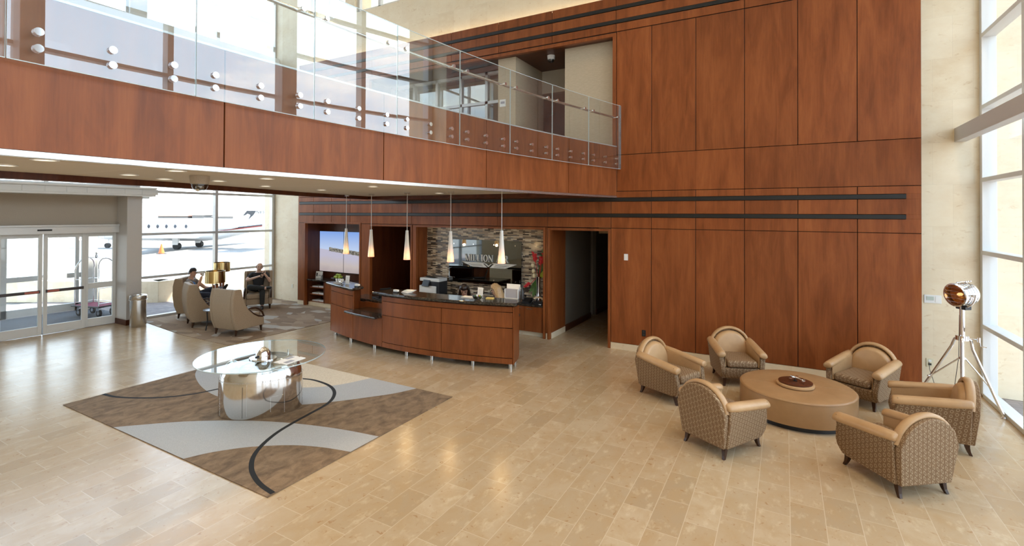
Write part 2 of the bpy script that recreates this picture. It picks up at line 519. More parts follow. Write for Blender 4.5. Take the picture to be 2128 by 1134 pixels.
def arc_pts(c, r, a0, a1, n):
    return [(c[0]+r*cos(a0+(a1-a0)*i/n), c[1]+r*sin(a0+(a1-a0)*i/n)) for i in range(n+1)]


def lerp(pts, y):
    for (x0, y0), (x1, y1) in zip(pts, pts[1:]):
        if y <= y1: return x0+(x1-x0)*(y-y0)/(y1-y0)
    return pts[-1][0]


# ---------------------------------------------------------------- room shell
XL, XR, YS, YW, ZC, YB = -13.45, 2.52, 9.38, 9.13, 9.7, -7.0

b = MB(); b.box(XL-.1, XR+.1, YB-.3, 13.3, -.2, 0); struct(b, 'floor', FLOOR)
b = MB(); b.box(XL-.3, XR+2.9, YB-.3, 13.3, ZC, ZC+.3); struct(b, 'ceiling', CEIL)  # runs past the right glazing as an added, unseen overhang blocking the sun
b = MB(); b.box(XL-.3, XR+.3, YB-.3, YB, 0, ZC); struct(b, 'wall_front', STONE)
# stone: left and right of the timber cladding, above it, and carried on outside
b = MB()
b.box(XL-.42, -12.0, YS, YS+.6, 0, ZC); b.box(1.746, XR+.62, YS, YS+.6, 0, ZC)
b.box(-12.0, 1.746, YS, YS+.6, 6.7, 7.95)
b.box(-12.0, -11.95, YS, YS+.6, 7.95, ZC); b.box(-8.5, 1.746, YS, YS+.6, 7.95, ZC); b.box(-10.45, -10.1, YS, YS+.6, 7.95, ZC)
struct(b, 'wall_stone', STONE)

PX = [-12.0, -11.36, -10.648, -9.944, -9.188, -7.855, -6.661, -5.453, -4.25, -2.912, -2.147, -1.373, -.593, .186, .975, 1.746]
b = MB(); g = .005; rnd = random.Random(3)


def panel(x0, x1, z0, z1, y=YW):
    b.tint = rnd.uniform(-1, 1); b.box(x0+g, x1-g, y, y+.02, z0+g, z1-g); b.tint = 0


for z0, z1 in ((2.508, 2.572), (2.809, 2.877), (6.217, 6.285), (6.477, 6.545)):
    panel(1.56, 1.746, z0-.011, z1+.011); panel(-12.0, -11.935, z0-.011, z1+.011)
# lower piers
for x0, x1 in ((-12.0, -11.74), (-9.54, -9.27), (-7.83, -7.76), (-4.29, -4.25)):
    panel(x0, x1, .12, 2.297)
for x0, x1 in zip(PX[9:], PX[10:]): panel(x0, x1, .12, 2.297)
for x0, x1 in zip(PX, PX[1:]):
    for z0, z1 in ((2.297, 2.508), (2.572, 2.809), (2.877, 3.0)): panel(x0, x1, z0, z1)
for x0, x1 in ((-12.0, -9.188), (-9.188, -6.661), (-6.661, -4.25), (-4.25, -2.8), (-2.8, -.593), (-.593, 1.746)): panel(x0, x1, 3.0, 3.694)
for x0, x1 in zip([-2.81]+PX[10:], PX[10:]): panel(x0, x1, 3.694, 6.054)
for x0, x1 in zip([-12, -10.7, -9.35], [-10.7, -9.35]): panel(x0, x1, 3.694, 6.054)
for x0, x1 in zip([-12, -9.2, -7.95, -6.704, -5.44, -4.166, -2.822, -.594], [-9.2, -7.95, -6.704, -5.44, -4.166, -2.822, -.594, 1.746]):
    for z0, z1 in ((6.06, 6.217), (6.285, 6.477), (6.545, 6.735)): panel(x0, x1, z0, z1)
struct(b, 'wall_back', CHERRY, bevel=.002, seg=1)
# dark substrate behind the joints, in pieces round the openings
b = MB()
for x0, x1, z0, z1 in ((-12, -11.74, 0, 2.297), (-9.54, -9.27, 0, 2.297), (-7.83, -7.76, 0, 2.297), (-4.29, -4.25, 0, 2.297), (-2.912, 1.746, 0, 2.297),
                       (-12, 1.746, 2.297, 3.78), (-12, -9.35, 3.78, 6.05), (-2.81, 1.746, 3.78, 6.05), (-12, 1.746, 6.05, 6.70)):
    b.box(x0, x1, YW+.021, YS-.001, z0, z1)
struct(b, 'wall_core', DARKGAP)
n_trim = 0
for z0, z1 in ((2.508, 2.572), (2.809, 2.877), (6.217, 6.285), (6.477, 6.545)):
    n_trim += 1; b = MB(); b.box(-11.94, 1.565, YW-.012, YW+.019, z0+.002, z1-.002)
    for k in range(22): b.cyl((-11.6+.6*k, YW-.014, (z0+z1)/2), (-11.6+.6*k, YW-.011, (z0+z1)/2), .008, n=8)
    struct(b, 'trim_%d' % n_trim, BLACKBAR)
b = MB(); b.box(-2.912, 1.746, YW+.0, YW+.02, 0, .118); b.box(-12.0, -11.74, YW, YW+.02, 0, .118); b.box(-9.54, -9.27, YW, YW+.02, 0, .118); b.box(-4.28, -4.255, YW, YW+.02, 0, .118)
struct(b, 'baseboard_back', STONE)


def frame(name, x0, x1, z0, z1, wd=.05, depth=.08, mat=CHERRY):
    f = MB()
    f.box(x0, x0+wd, YW-.012, YW+depth, z0, z1); f.box(x1-wd, x1, YW-.012, YW+depth, z0, z1); f.box(x0+wd, x1-wd, YW-.012, YW+depth, z1-wd, z1)
    return struct(f, name, mat, bevel=.003)


frame('trim_5', -11.735, -9.545, 0, 2.33); frame('trim_6', -9.265, -7.835, 0, 2.29); frame('trim_7', -7.755, -4.295, 0, 2.29); frame('trim_8', -4.245, -2.917, 0, 2.285)
frame('trim_9', -9.345, -2.815, 3.80, 6.04, .07)
# display niche
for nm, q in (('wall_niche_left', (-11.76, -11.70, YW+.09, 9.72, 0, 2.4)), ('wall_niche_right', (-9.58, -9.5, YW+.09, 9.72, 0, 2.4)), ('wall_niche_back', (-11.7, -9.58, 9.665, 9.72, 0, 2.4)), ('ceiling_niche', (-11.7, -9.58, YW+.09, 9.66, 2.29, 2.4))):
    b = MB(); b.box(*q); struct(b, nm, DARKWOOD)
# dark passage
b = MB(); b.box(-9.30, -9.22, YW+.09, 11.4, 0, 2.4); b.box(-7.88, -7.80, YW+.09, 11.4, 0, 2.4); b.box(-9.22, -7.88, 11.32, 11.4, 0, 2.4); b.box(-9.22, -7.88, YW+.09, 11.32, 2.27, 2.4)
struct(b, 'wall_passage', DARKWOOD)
# mosaic niche
b = MB(); b.box(-7.74, -4.31, 9.53, 9.60, 0, 2.3); struct(b, 'wall_mosaic', MOSAIC)
b = MB(); b.box(-7.76, -7.70, YW+.09, 9.53, 0, 2.3); b.box(-4.35, -4.29, YW+.09, 9.53, 0, 2.3); b.box(-7.7, -4.35, YW+.09, 9.53, 2.245, 2.3)
struct(b, 'trim_10', CHERRY)
# corridor on the right of the desk
b = MB(); b.box(-4.25, -4.19, YW+.09, 9.93, .12, 2.35); struct(b, 'trim_11', CHERRY)
b = MB(); b.box(-4.25, -4.185, YW+.09, 9.93, 0, .12); struct(b, 'baseboard_corridor', STONE)
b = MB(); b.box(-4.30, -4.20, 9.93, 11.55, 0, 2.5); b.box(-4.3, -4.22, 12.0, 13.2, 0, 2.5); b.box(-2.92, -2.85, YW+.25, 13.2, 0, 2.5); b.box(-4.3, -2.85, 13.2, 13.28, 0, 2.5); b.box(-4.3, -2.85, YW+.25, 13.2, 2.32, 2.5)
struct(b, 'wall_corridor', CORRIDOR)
b = MB(); b.box(-4.20, -4.185, 9.935, 11.55, 0, .14); b.box(-4.22, -4.20, 12.0, 13.2, 0, .14); b.box(-4.2, -2.92, 13.18, 13.2, 0, .14); struct(b, 'baseboard_left', DARKWOOD)
b = MB(); b.box(-4.60, -4.56, 11.45, 12.1, 0, 2.3); struct(b, 'door_3', CHARCOAL)
b = MB(); b.box(-4.58, -4.3, 11.45, 11.55, 0, 2.5); b.box(-4.58, -4.3, 12.0, 12.1, 0, 2.5); b.box(-4.6, -4.3, 11.45, 12.1, 2.3, 2.5); b.box(-4.6, -2.85, 9.9, 13.28, 2.5, 2.58); struct(b, 'ceiling_doorway', PLASTERGREY)

# upper level behind the balcony
b = MB(); b.box(-9.4, -2.8, YS+.001, 13.2, 3.60, 3.80); struct(b, 'floor_upper', CHARCOAL)
b = MB(); b.box(-3.97, -2.7, YW+.22, YW+.4, 3.80, 6.2); b.box(-2.8, -2.7, YW+.4, 13.2, 3.8, 6.2); struct(b, 'wall_upper_right', PLASTER)
b = MB(); b.box(-5.54, -5.10, YW+.16, 10.7, 3.80, 6.0); struct(b, 'wall_upper_pier', PLASTER)
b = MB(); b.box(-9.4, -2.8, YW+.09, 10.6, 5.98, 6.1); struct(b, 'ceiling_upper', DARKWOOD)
b = MB(); b.box(-9.4, -2.8, 10.75, 13.2, 5.45, 5.6); b.box(-9.4, -2.8, 10.62, 10.74, 5.45, 6.1); struct(b, 'ceiling_corridor', SOFFIT)
b = MB(); b.box(-9.4, -2.8, 13.0, 13.2, 3.8, 5.6); b.box(-9.45, -9.36, YW+.25, 13.2, 3.8, 6.1); struct(b, 'wall_upper_back', CHARCOAL)
b = MB()
for k in range(5): b.box(-5.2+.44*k, -4.78+.44*k, 11.6, 11.66, 3.81, 5.44)
struct(b, 'door_4', CHARCOAL)
b = MB()
for k in range(5):
    x = -9.3+.75*k; b.box(x, x+.07, 9.95, 10.05, 3.81, 5.97)
b.box(-9.3, -5.55, 9.95, 10.05, 5.2, 5.27); b.box(-9.3, -5.55, 9.95, 10.05, 5.9, 5.97)
b.cur = 1; b.box(-9.28, -5.57, 9.99, 10.0, 3.81, 5.95)
struct(b, 'door_5', [ALU, GLASS])


# ---------------------------------------------------------------- glazing
def glazing(name, verts, zs, x, wall_y=None, mat=ALU, w_=.075, d=.13, skip=(), label=None):
    """vertical mullions at verts, transoms at zs on the plane X = x, one pane per bay"""
    r = thing(name, label, None, (x, verts[0], 0), kind='structure')
    f = MB()
    for y in verts: f.box(x-d/2, x+d/2, y-w_/2, y+w_/2, zs[0], zs[-1])
    for z in zs:
        for y0, y1 in zip(verts, verts[1:]): f.box(x-d/2, x+d/2, y0+w_/2, y1-w_/2, z-.03, z+.03)
    f.build('frame', mat, r, world=True, bevel=.004, seg=1)
    p = MB()
    for y0, y1 in zip(verts, verts[1:]):
        for z0, z1 in zip(zs, zs[1:]):
            p.add([(x, y0+w_/2, z0+.03), (x, y1-w_/2, z0+.03), (x, y1-w_/2, z1-.03), (x, y0+w_/2, z1-.03)], [(0, 1, 2, 3)])
    p.build('panes', GLASS, r, world=True)
    return r


ZS = [.03, 1.0, 2.04, 3.07, 4.10, 5.12, 6.15, 7.2, 8.3, 9.65]
ZL = ZS[:7]; ZU = [7.2, 8.2, 9.65]
glazing('window_1', [5.82, 7.66, 9.33], ZL, XL)
glazing('window_6', [5.92, 7.66, 9.33], ZU, XL, w_=.09)
glazing('window_7', [-2.0, .2, 2.4, 4.0, 5.57], ZU, XL, w_=.09)
b = MB(); b.box(XL-.12, XL+.22, -2.05, YS-.001, 6.2, 7.17); b.box(XL-.12, XL+.16, 5.57, 5.92, 7.17, ZC); struct(b, 'wall_spandrel', WHITEMETAL)
glazing('window_2', [2.50, 4.16, 5.74], [3.16]+ZL[4:], XL)
glazing('window_3', [-2.0, -.2, 1.1, 2.42], ZL, XL)
glazing('window_4', [-6.9, -5.2, -3.6, -1.95, -.3, 1.35, 3.0, 4.7, 6.4, 7.9, 9.33], ZS, XR, w_=.09, d=.16, mat=WHITEMETAL)
b = MB(); b.box(XL-.3, XL, YB, -2.05, 0, ZC); struct(b, 'wall_left', STONE)
# clerestory window high in the stone
r = thing('window_5', None, None, (-10.2, YS, 8), kind='structure'); f = MB(); p = MB()
for x0, x1 in ((-11.95, -10.45), (-10.1, -8.5)):
    for x in (x0+.04, (x0+x1)/2, x1-.04): f.box(x-.04, x+.04, YS+.1, YS+.2, 7.95, ZC)
    f.box(x0, x1, YS+.1, YS+.2, 7.95, 8.03)
    p.add([(x0, YS+.15, 7.95), (x1, YS+.15, 7.95), (x1, YS+.15, ZC), (x0, YS+.15, ZC)], [(0, 1, 2, 3)])
f.build('frame', WHITEMETAL, r, world=True); p.build('panes', GLASS, r, world=True)
# grey wide columns on the right window wall
for k, y in enumerate((-2.9, .35, 3.05, 6.35)):
    b = MB(); b.box(XR-.34, XR-.12, y-.13, y+.13, 0, ZC); struct(b, 'wall_column_%d' % (k+1), GREYMETAL, bevel=.01)
b = MB(); b.box(2.165, 2.30, YB+.01, YS-.001, 3.635, 3.835); struct(b, 'trim_12', GREYMETAL, bevel=.004)

# ---------------------------------------------------------------- entrance portal with sliding doors
YD = 4.165
port = thing('door_1', None, None, (XL, YD, 0), kind='structure')
f = MB()
for y0 in (5.45, YD-1.285-.30):
    f.box(XL-.1, -13.03, y0, y0+.30, .12, 2.925)
f.build('portal_post', GREYMETAL, port, world=True, bevel=.006)
f = MB()
for y0 in (5.45, YD-1.285-.30): f.box(XL-.1, -13.02, y0-.01, y0+.31, 0, .12)
f.build('post_base', DARKWOOD, port, world=True)
f = MB(); f.box(XL-.1, -12.76, YD-1.9, 5.90, 2.925, 3.09)
for k in range(11): f.box(-12.762, -12.752, YD-1.9+.335*k+.006, YD-1.9+.335*(k+1)-.006, 2.965, 3.088)
f.box(XL-.1, -12.72, YD-1.92, 5.91, 3.09, 3.13)
f.build('canopy_beam', WHITEMETAL, port, world=True, bevel=.003, seg=1)
f = MB(); f.box(-13.56, -13.50, YD-1.285, 5.45, 2.29, 2.925); f.build('overpanel', PLASTERGREY, port, world=True)
f = MB(); f.box(-13.58, -13.40, YD-1.285, 5.45, 2.10, 2.25); f.box(-13.58, -13.38, YD-1.285, 5.45, 2.25, 2.29); f.build('door_header', ALU, port, world=True, bevel=.004)
f = MB(); f.box(-13.41, -13.385, YD-.13, YD+.10, 2.165, 2.20); f.build('motion_sensor', BLACK, port, world=True, bevel=.004)


def leaf(y0, y1, x, bar=True, redflip=False):
    f = MB(); w_ = .06
    f.box(x-.025, x+.025, y0, y0+w_, .01, 2.10); f.box(x-.025, x+.025, y1-w_, y1, .01, 2.10)
    f.box(x-.025, x+.025, y0+w_, y1-w_, .01, .19); f.box(x-.025, x+.025, y0+w_, y1-w_, 2.02, 2.10)
    if not bar: f.box(x-.03, x+.03, y0+w_, y1-w_, .86, .98)
    lf = f.build('door_leaf' if bar else 'side_light', WHITEMETAL, port, world=True, bevel=.003, seg=1)
    q = MB(); q.add([(x, y0+w_, .19), (x, y1-w_, .19), (x, y1-w_, 2.02), (x, y0+w_, 2.02)], [(0, 1, 2, 3)]); q.build('pane', GLASS, lf, world=True)
    if bar:
        q = MB(); q.box(x+.03, x+.06, y0+.03, y1-.04, .875, .935); q.cur = 1
        ya, yb = (y0+.05, y0+.24) if redflip else (y1-.28, y1-.06)
        q.box(x+.061, x+.063, ya, yb, .885, .925)
        q.build('push_bar', [P('bar_bronze', (.05, .035, .03), .35) if 'bar_bronze' not in MATS else MATS['bar_bronze'],
                             P('bar_label', (.5, .14, .1), .5) if 'bar_label' not in MATS else MATS['bar_label']], lf, world=True)


leaf(YD-.69, YD-.012, -13.53); leaf(YD+.012, YD+.71, -13.53, redflip=True)
leaf(YD+.71, 5.45, -13.56, bar=False); leaf(YD-1.285, YD-.69, -13.56, bar=False)
# vestibule with the outer doors
out = thing('door_2', None, None, (-16.2, 4.4, 0), kind='structure')
f = MB(); f.box(-16.25, -16.15, 1.6, 6.05, 2.10, 2.9)
for y in (1.6, 2.85, 4.17, 4.25, 5.62): f.box(-16.23, -16.17, y, y+.08, 0, 2.1)
f.box(-16.23, -16.17, 1.6, 5.85, .01, .2); f.box(-16.22, -16.18, 1.6, 5.85, .86, .98)
f.build('frame', WHITEMETAL, out, world=True)
f = MB(); f.add([(-16.2, 1.6, 0), (-16.2, 5.6, 0), (-16.2, 5.6, 2.1), (-16.2, 1.6, 2.1)], [(0, 1, 2, 3)]); f.build('panes', GLASS, out, world=True)
f = MB(); f.box(-16.35, -13.6, 1.3, 6.15, 2.9, 3.1); f.build('vestibule_roof', WHITEMETAL, out, world=True)
f = MB(); f.box(-16.3, -16.05, 5.75, 6.05, 0, 2.9); f.box(-16.3, -16.05, 1.4, 1.6, 0, 2.9); f.box(-13.62, -13.54, 5.77, 5.82, 0, 2.9); f.box(-16.3, -13.6, 1.5, 1.56, 0, 2.9)
f.build('vestibule_post', WHITEMETAL, out, world=True)
b = MB(); b.box(-16.1, -13.6, 1.7, 6.0, .0, .012); tag(b.build('entrance_mat', MATGREY), 'dark grey entrance mat on the vestibule floor behind the sliding doors', 'mat')
# ---------------------------------------------------------------- balcony
aX = lambda y: -3.9+.019*(y-1.5)**2


def aN(y):
    d = .038*(y-1.5); n = Vector((1, -d)); n.normalize(); return n


def aP(y, off):
    n = aN(y); return (aX(y)+n.x*off, y+n.y*off)


def strip(mb, y0, y1, o0, o1, z0, z1, n=10, clampy=9.122):
    rings = []
    for i in range(n+1):
        y = y0+(y1-y0)*i/n; p, q = aP(y, o0), aP(y, o1)
        if clampy is not None: p = (p[0], min(p[1], clampy)); q = (q[0], min(q[1], clampy))
        rings.append([(p[0], p[1], z0), (q[0], q[1], z0), (q[0], q[1], z1), (p[0], p[1], z1)])
    mb.loft(rings)


BACK = [(-6.35, -6.9), (-6.4, -3), (-6.5, 0), (-6.62, 2), (-6.85, 3.2), (-7.35, 4.7), (-7.95, 6.3), (-8.35, 8.22)]
bX = lambda y: lerp(BACK, y)
bal = thing('balcony', 'curved first-floor balcony faced with cherry wood panels, over the reception desk', 'balcony', (aX(4), 4, 2.88))
FY = [-6.9, -4.52, -2.82, -1.12, .58, 2.277, 3.941, 5.678, 7.662, 9.115]
for y0, y1 in zip(FY, FY[1:]):
    m = MB(); strip(m, y0+.006, y1-.006, -.03, 0, 2.915, 3.845); m.tint = 0; m.tn = [rnd.uniform(-1, 1)]*len(m.f)
    m.build('fascia_panel', CHERRY, bal, world=True, smooth=30)
m = MB(); strip(m, -6.9, 9.12, -.14, -.032, 2.93, 3.80, 40); m.build('fascia_backing', DARKGAP, bal, world=True)
m = MB(); strip(m, -6.9, 9.12, -.06, .001, 2.878, 2.912, 40); m.build('metal_edge_trim', STEEL, bal, world=True, smooth=30)
ys = [-6.9+i*(8.2+6.9)/30 for i in range(31)]


def slab(mb, z0, z1, yy, left, right):
    rings = [[(left(y), y, z0), (right(y), y, z0), (right(y), y, z1), (left(y), y, z1)] for y in yy]
    mb.loft(rings)


m = MB(); slab(m, 2.95, 3.0, ys, bX, lambda y: aX(y)-.05); m.build('soffit', SOFFIT, bal, world=True)
m = MB(); yw = [8.2+i*.91/4 for i in range(5)]; slab(m, 2.885, 3.0, yw, lambda y: -8.5, lambda y: aX(y)-.05)
slab(m, 2.88, 3.0, ys, lambda y: bX(y)-.16, lambda y: bX(y)-.002); m.build('wood_soffit_border', DARKWOOD, bal, world=True)
m = MB(); slab(m, 3.0, 3.80, ys, lambda y: bX(y)-.12, lambda y: aX(y)-.142); slab(m, 3.0, 3.80, yw, lambda y: -8.4, lambda y: aX(y)-.142); m.build('deck', PLASTERGREY, bal, world=True)
m = MB(); strip(m, -6.9, 9.12, -.14, .004, 3.846, 3.862, 40); m.build('deck_edge_cap', ALU, bal, world=True, smooth=30)

rail = thing('glass_railing', 'curved clear glass balustrade with round steel fixings along the balcony edge', 'railing', (aX(4), 4, 3.43))
J = [1.01+1.0205*k for k in range(-7, 9)]+[9.11]
for y0, y1 in zip(J, J[1:]):
    m = MB(); n_ = 5; o0 = .052
    rings = []
    a, c = y0+.003, y1-.003
    for o in (.052, .064):
        vs = [(aP(y, o)[0], min(aP(y, o)[1], 9.12)) for y in [a+(c-a)*i/n_ for i in range(n_+1)]]
        m.add([(x, y, z) for z in (3.425, 4.622) for x, y in vs], [(i, i+1, n_+2+i, n_+1+i) for i in range(n_)] if o > .06 else [])
    gp = m.build('glass_panel', RAILGLASS, rail, world=True, smooth=30)
    e = MB(); strip(e, a, c, .0535, .0625, 4.622, 4.627, 5, 9.12); strip(e, a, c, .0535, .0625, 3.42, 3.425, 5, 9.12)
    for y in (a, c):
        p = aP(y, .058); e.obox((p[0], min(p[1], 9.12), 4.023), (.011, .0015, 1.198))
    e.build('polished_edge', EDGEGLASS, gp, world=True)
    if y1 > .9:
        for yy in (y0+.135, y0+.50, y0+.865):
            for z in (3.512, 3.61):
                s_ = MB(); p, q, q2 = aP(yy, .001), aP(yy, .066), aP(yy, .084)
                s_.cyl((*p, z), (*q, z), .016, n=12); s_.cyl((*q, z), (*q2, z), .0235, n=20)
                s_.build('standoff', CHROME, gp, world=True, smooth=40)
m = MB(); m.tube([(*aP(-6.8+i*15.85/60, -.03), 4.41) for i in range(61)], .019, 10)
hr = m.build('handrail', STEEL, rail, world=True, smooth=60)
for y in J[:-1]:
    for d in (-.125, .125):
        yy = y+d
        if .9 < yy < 9.05:
            k = MB(); k.cyl((*aP(yy, .064), 4.395), (*aP(yy, .082), 4.395), .023, n=18); k.tube([(*aP(yy, .062), 4.395), (*aP(yy, -.028), 4.395)], .009, 8)
            k.build('rail_bracket', CHROME, hr, world=True, smooth=40)

# downlights, camera domes, sprinklers in the soffit
for i, (x, y) in enumerate([(-5.72, 1.51), (-4.86, 1.50), (-5.95, 2.5), (-4.96, 2.46), (-6.3, 3.0), (-6.05, 3.48), (-5.13, 3.49), (-6.58, 4.46), (-6.75, 5.58), (-5.2, 5.2), (-5.7, 7.4)]):
    t = thing('downlight', 'round recessed downlight set flush in the beige balcony soffit', 'downlight', (x, y, 2.9475), group='soffit downlights')
    m = MB(); m.lathe([(.085, .0), (.085, -.006), (.068, -.008), (.066, .0)], n=20); m.build('trim_ring', WHITE, t, smooth=40)
    m = MB(); m.lathe([(.062, .002), (.062, -.004)], n=20); m.build('lens', LAMPWARM, t)
    L = bpy.data.lights.new('downlight_lamp', 'SPOT'); L.energy = 20; L.spot_size = 1.9; L.spot_blend = .6; L.color = (1, .80, .55); L.shadow_soft_size = .05
    o = bpy.data.objects.new('downlight_lamp', L); COL.objects.link(o); o.location = (x, y, 2.93)
for (x, y, z, lab, r) in ((-5.46, 2.94, 2.948, 'grey security camera dome hanging under the balcony soffit', .085), (-4.40, 9.6, 5.98, 'small white camera dome under the dark timber ceiling of the upper opening', .075)):
    t = thing('camera_dome', lab, 'security camera', (x, y, z))
    m = MB(); m.lathe([(r*1.1, 0), (r*1.1, -.02), (r, -.09), (r*.96, -.09)], n=24); m.build('housing', WHITE if z > 4 else PLASTERGREY, t, smooth=40)
    m = MB(); m.lathe([(r*.92*cos(a), -.09-r*.92*sin(a)) for a in [i*pi/2/8*.98 for i in range(9)]], n=24); m.build('bubble', DOMEGLASS, t, smooth=60)
    m = MB(); m.ball((0, 0, -.115), .04); m.cyl((0, 0, -.115), (.03, -.04, -.15), .018); m.build('lens', CHROME if z < 4 else BLACK, t, smooth=50)
t = thing('downlight', 'round white ceiling light in the tiled upstairs corridor', 'downlight', (-4.35, 11.3, 5.448))
m = MB(); m.lathe([(.10, 0), (.10, -.01)], n=20); m.build('trim_ring', WHITE, t); m = MB(); m.lathe([(.08, -.005), (.08, -.013)], n=20); m.build('lens', LAMPWARM, t)

# cove lamp above the timber wall, behind its top edge
m = MB(); m.box(-11.9, 1.6, YW+.10, YW+.16, 6.72, 6.75); tag(m.build('cove_light', COVE), 'warm strip light hidden in the ledge on top of the timber wall', 'cove light')

# ---------------------------------------------------------------- added ceiling lamps, out of view, to warm the hall light
for i in range(4):
    for j in range(3):
        x, y = -10.8+4.1*i, -3+4.6*j
        t = thing('ceiling_fill_lamp', 'added round fill lamp, out of view in the white hall ceiling', 'ceiling lamp', (x, y, ZC-.001), group='added ceiling fill lamps')
        m = MB(); m.lathe([(.20, 0), (.20, -.02), (.16, -.02)], n=20); m.build('trim_ring', WHITE, t)
        m = MB(); m.lathe([(.155, -.004), (.155, -.018)], n=20); m.build('lens', LAMPWARM, t)
        L = bpy.data.lights.new('hall_fill', 'SPOT'); L.energy = 430 if x > -5 else 60; L.spot_size = 1.7; L.spot_blend = .7; L.color = (1, .74, .44); L.shadow_soft_size = .15
        o = bpy.data.objects.new('hall_fill', L); COL.objects.link(o); o.location = (x, y, ZC-.06)

# ---------------------------------------------------------------- pendants over the desk
PEN = [(-8.045, 7.287, 1.71, 'leftmost'), (-7.097, 7.056, 1.71, 'second from left'), (-6.009, 6.86, 1.72, 'middle'), (-5.05, 6.885, 1.725, 'second from right'), (-3.991, 6.824, 1.76, 'rightmost')]
for x, y, z, w_ in PEN:
    t = thing('pendant_lamp', '%s of the five white cone pendant lamps hanging over the reception desk' % w_, 'pendant lamp', (x, y, z), group='pendant lamps over the desk')
    m = MB(); prof = [(.062, .0), (.062, .004), (.05, .16), (.036, .34), (.026, .50), (.0245, .51)]
    m.lathe(prof, n=24, caps=False); m.build('glass_shade', PENDANT, t, smooth=60)
    m = MB(); m.lathe([(.0255, .505), (.0255, .53), (.008, .535)], n=16); m.build('cap', WHITE, t, smooth=40)
    m = MB(); m.cyl((0, 0, .53), (0, 0, 2.95-z-.02), .005, n=8); m.build('cord', WHITE, t)
    m = MB(); m.lathe([(.058, 2.949-z), (.058, 2.949-z-.028), (.05, 2.949-z-.03)], n=20); m.build('canopy', CHROME, t, smooth=40)
    L = bpy.data.lights.new('pendant_bulb', 'POINT'); L.energy = 7; L.color = (1, .68, .32); L.shadow_soft_size = .03
    o = bpy.data.objects.new('pendant_bulb', L); COL.objects.link(o); o.location = (x, y, z-.03)

# ---------------------------------------------------------------- reception desk
fY = lambda x: 6.735+(x+5.9)**2/13.2
desk = thing('reception_desk', 'long curved cherry reception desk with brown granite tops on short steel legs', 'reception desk', (-6.0, 7.1, 0))


def fstrip(mb, x0, x1, o0, o1, z0, z1, n=10):
    rings = []
    for i in range(n+1):
        x = x0+(x1-x0)*i/n; y = fY(x)
        rings.append([(x, y+o0, z0), (x, y+o1, z0), (x, y+o1, z1), (x, y+o0, z1)])
    mb.loft(rings)


gp_ = .006


def dpanel(x0, x1, z0, z1):
    m = MB(); fstrip(m, x0+gp_, x1-gp_, 0, .025, z0+gp_, z1-gp_); m.tn = [rnd.uniform(-.6, .6)]*len(m.f)
    m.build('front_panel', CHERRY, desk, world=True, smooth=30)


XA, XB, XC, XD, XE = -8.39, -7.43, -6.51, -5.16, -3.90
# left tier, low shelf bay, main tier
for z0, z1 in ((.085, .66), (.66, .93), (.93, 1.035)):
    dpanel(XA, XB, z0, z1)
dpanel(XB, XC, .085, .62)
for x0, x1 in ((XC, XD), (XD, XE)):
    dpanel(x0, x1, .185, .68); dpanel(x0, x1, .68, .94)
dpanel(XC, XE, .085, .185); dpanel(XC, XE, .94, 1.035)
m = MB()
fstrip(m, XA+.1, XB-.28, .026, .40, .09, 1.03); fstrip(m, XB, XC, .026, .40, .09, .60); fstrip(m, XC, XE-.13, .026, .40, .09, 1.03)
m.build('carcass', DARKWOOD, desk, world=True)
for x, sl in ((XA, .10), (XB, -.27), (XC, 0), (XE, -.13)):
    y = fY(x); s_ = .02 if x in (XB, XE) else -.02; m = MB()
    m.prism([(x, y+.004), (x+s_, y+.004), (x+s_+sl, y+.42), (x+sl, y+.42)], .085, 1.03); m.build('end_panel', CHERRY, desk, world=True, bevel=.003)
m = MB()
m.box(XB-.25, XC, fY(-7.1)+.43, fY(-7.1)+.45, .09, .76)
m.build('inner_panel', CHERRY, desk, world=True)


def slabtop(name, pts, z0, z1):
    m = MB(); m.prism(pts, z0, z1); m.build(name, GRANITE, desk, world=True, bevel=.018, seg=4)


front = lambda x0, x1, o, n=14: [(x0+(x1-x0)*i/n, fY(x0+(x1-x0)*i/n)+o) for i in range(n+1)]
slabtop('granite_top', front(-6.74, -3.81, -.06)+[(-3.86, 7.26)]+list(reversed(front(-6.66, -3.95, .44))), 1.05, 1.10)
slabtop('granite_top', front(-8.60, -7.38, -.05)+[(-7.385, 7.15)]+list(reversed(front(-8.40, -7.72, .42))), 1.045, 1.09)
slabtop('granite_shelf', front(-7.50, -6.52, -.19)+list(reversed(front(-7.425, -6.53, .43))), .625, .665)
m = MB(); m.prism(front(-8.28, -7.78, .43)+[(-7.75, 7.95), (-8.28, 8.1)], .70, .74); m.prism(front(-6.50, -4.07, .46)+[(-4.22, 7.90), (-6.50, 7.85)], .70, .74); m.prism([(-7.72, fY(-7.4)+.46), (-6.52, fY(-6.8)+.46), (-6.52, 7.95), (-7.72, 8.0)], .76, .80)
m.build('work_surface', GRANITE, desk, world=True, bevel=.006)
m = MB(); pass
for q in ((-4.27, -4.20, 7.48, 7.82, .0, .70), (-8.28, -8.2, 7.7, 8.0, .0, .7), (-6.4, -6.3, 7.3, 7.8, .0, .7), (-7.70, -6.56, 7.86, 7.9, .0, .76)):
    m = MB(); m.box(*q); m.build('support_panel', CHERRY, desk, world=True)
for x, y in ((-8.25, 7.21), (-7.55, 6.99), (-6.78, 6.86), (-5.95, 6.81), (-5.395, 6.83), (-4.61, 6.94), (-3.97, 7.10), (-4.07, 7.43), (-8.2, 7.72), (-6.1, 7.55)):
    m = MB(); m.cyl((x, y, 0), (x, y, .088), .034, n=18); m.build('leg', STEEL, desk, world=True, smooth=40)

# things on the desk
Z1, Z0 = 1.1005, 1.0905


def simple(name, label, cat, mb, mat, group=None, **k):
    return tag(mb.build(name, mat, **k), label, cat, group)


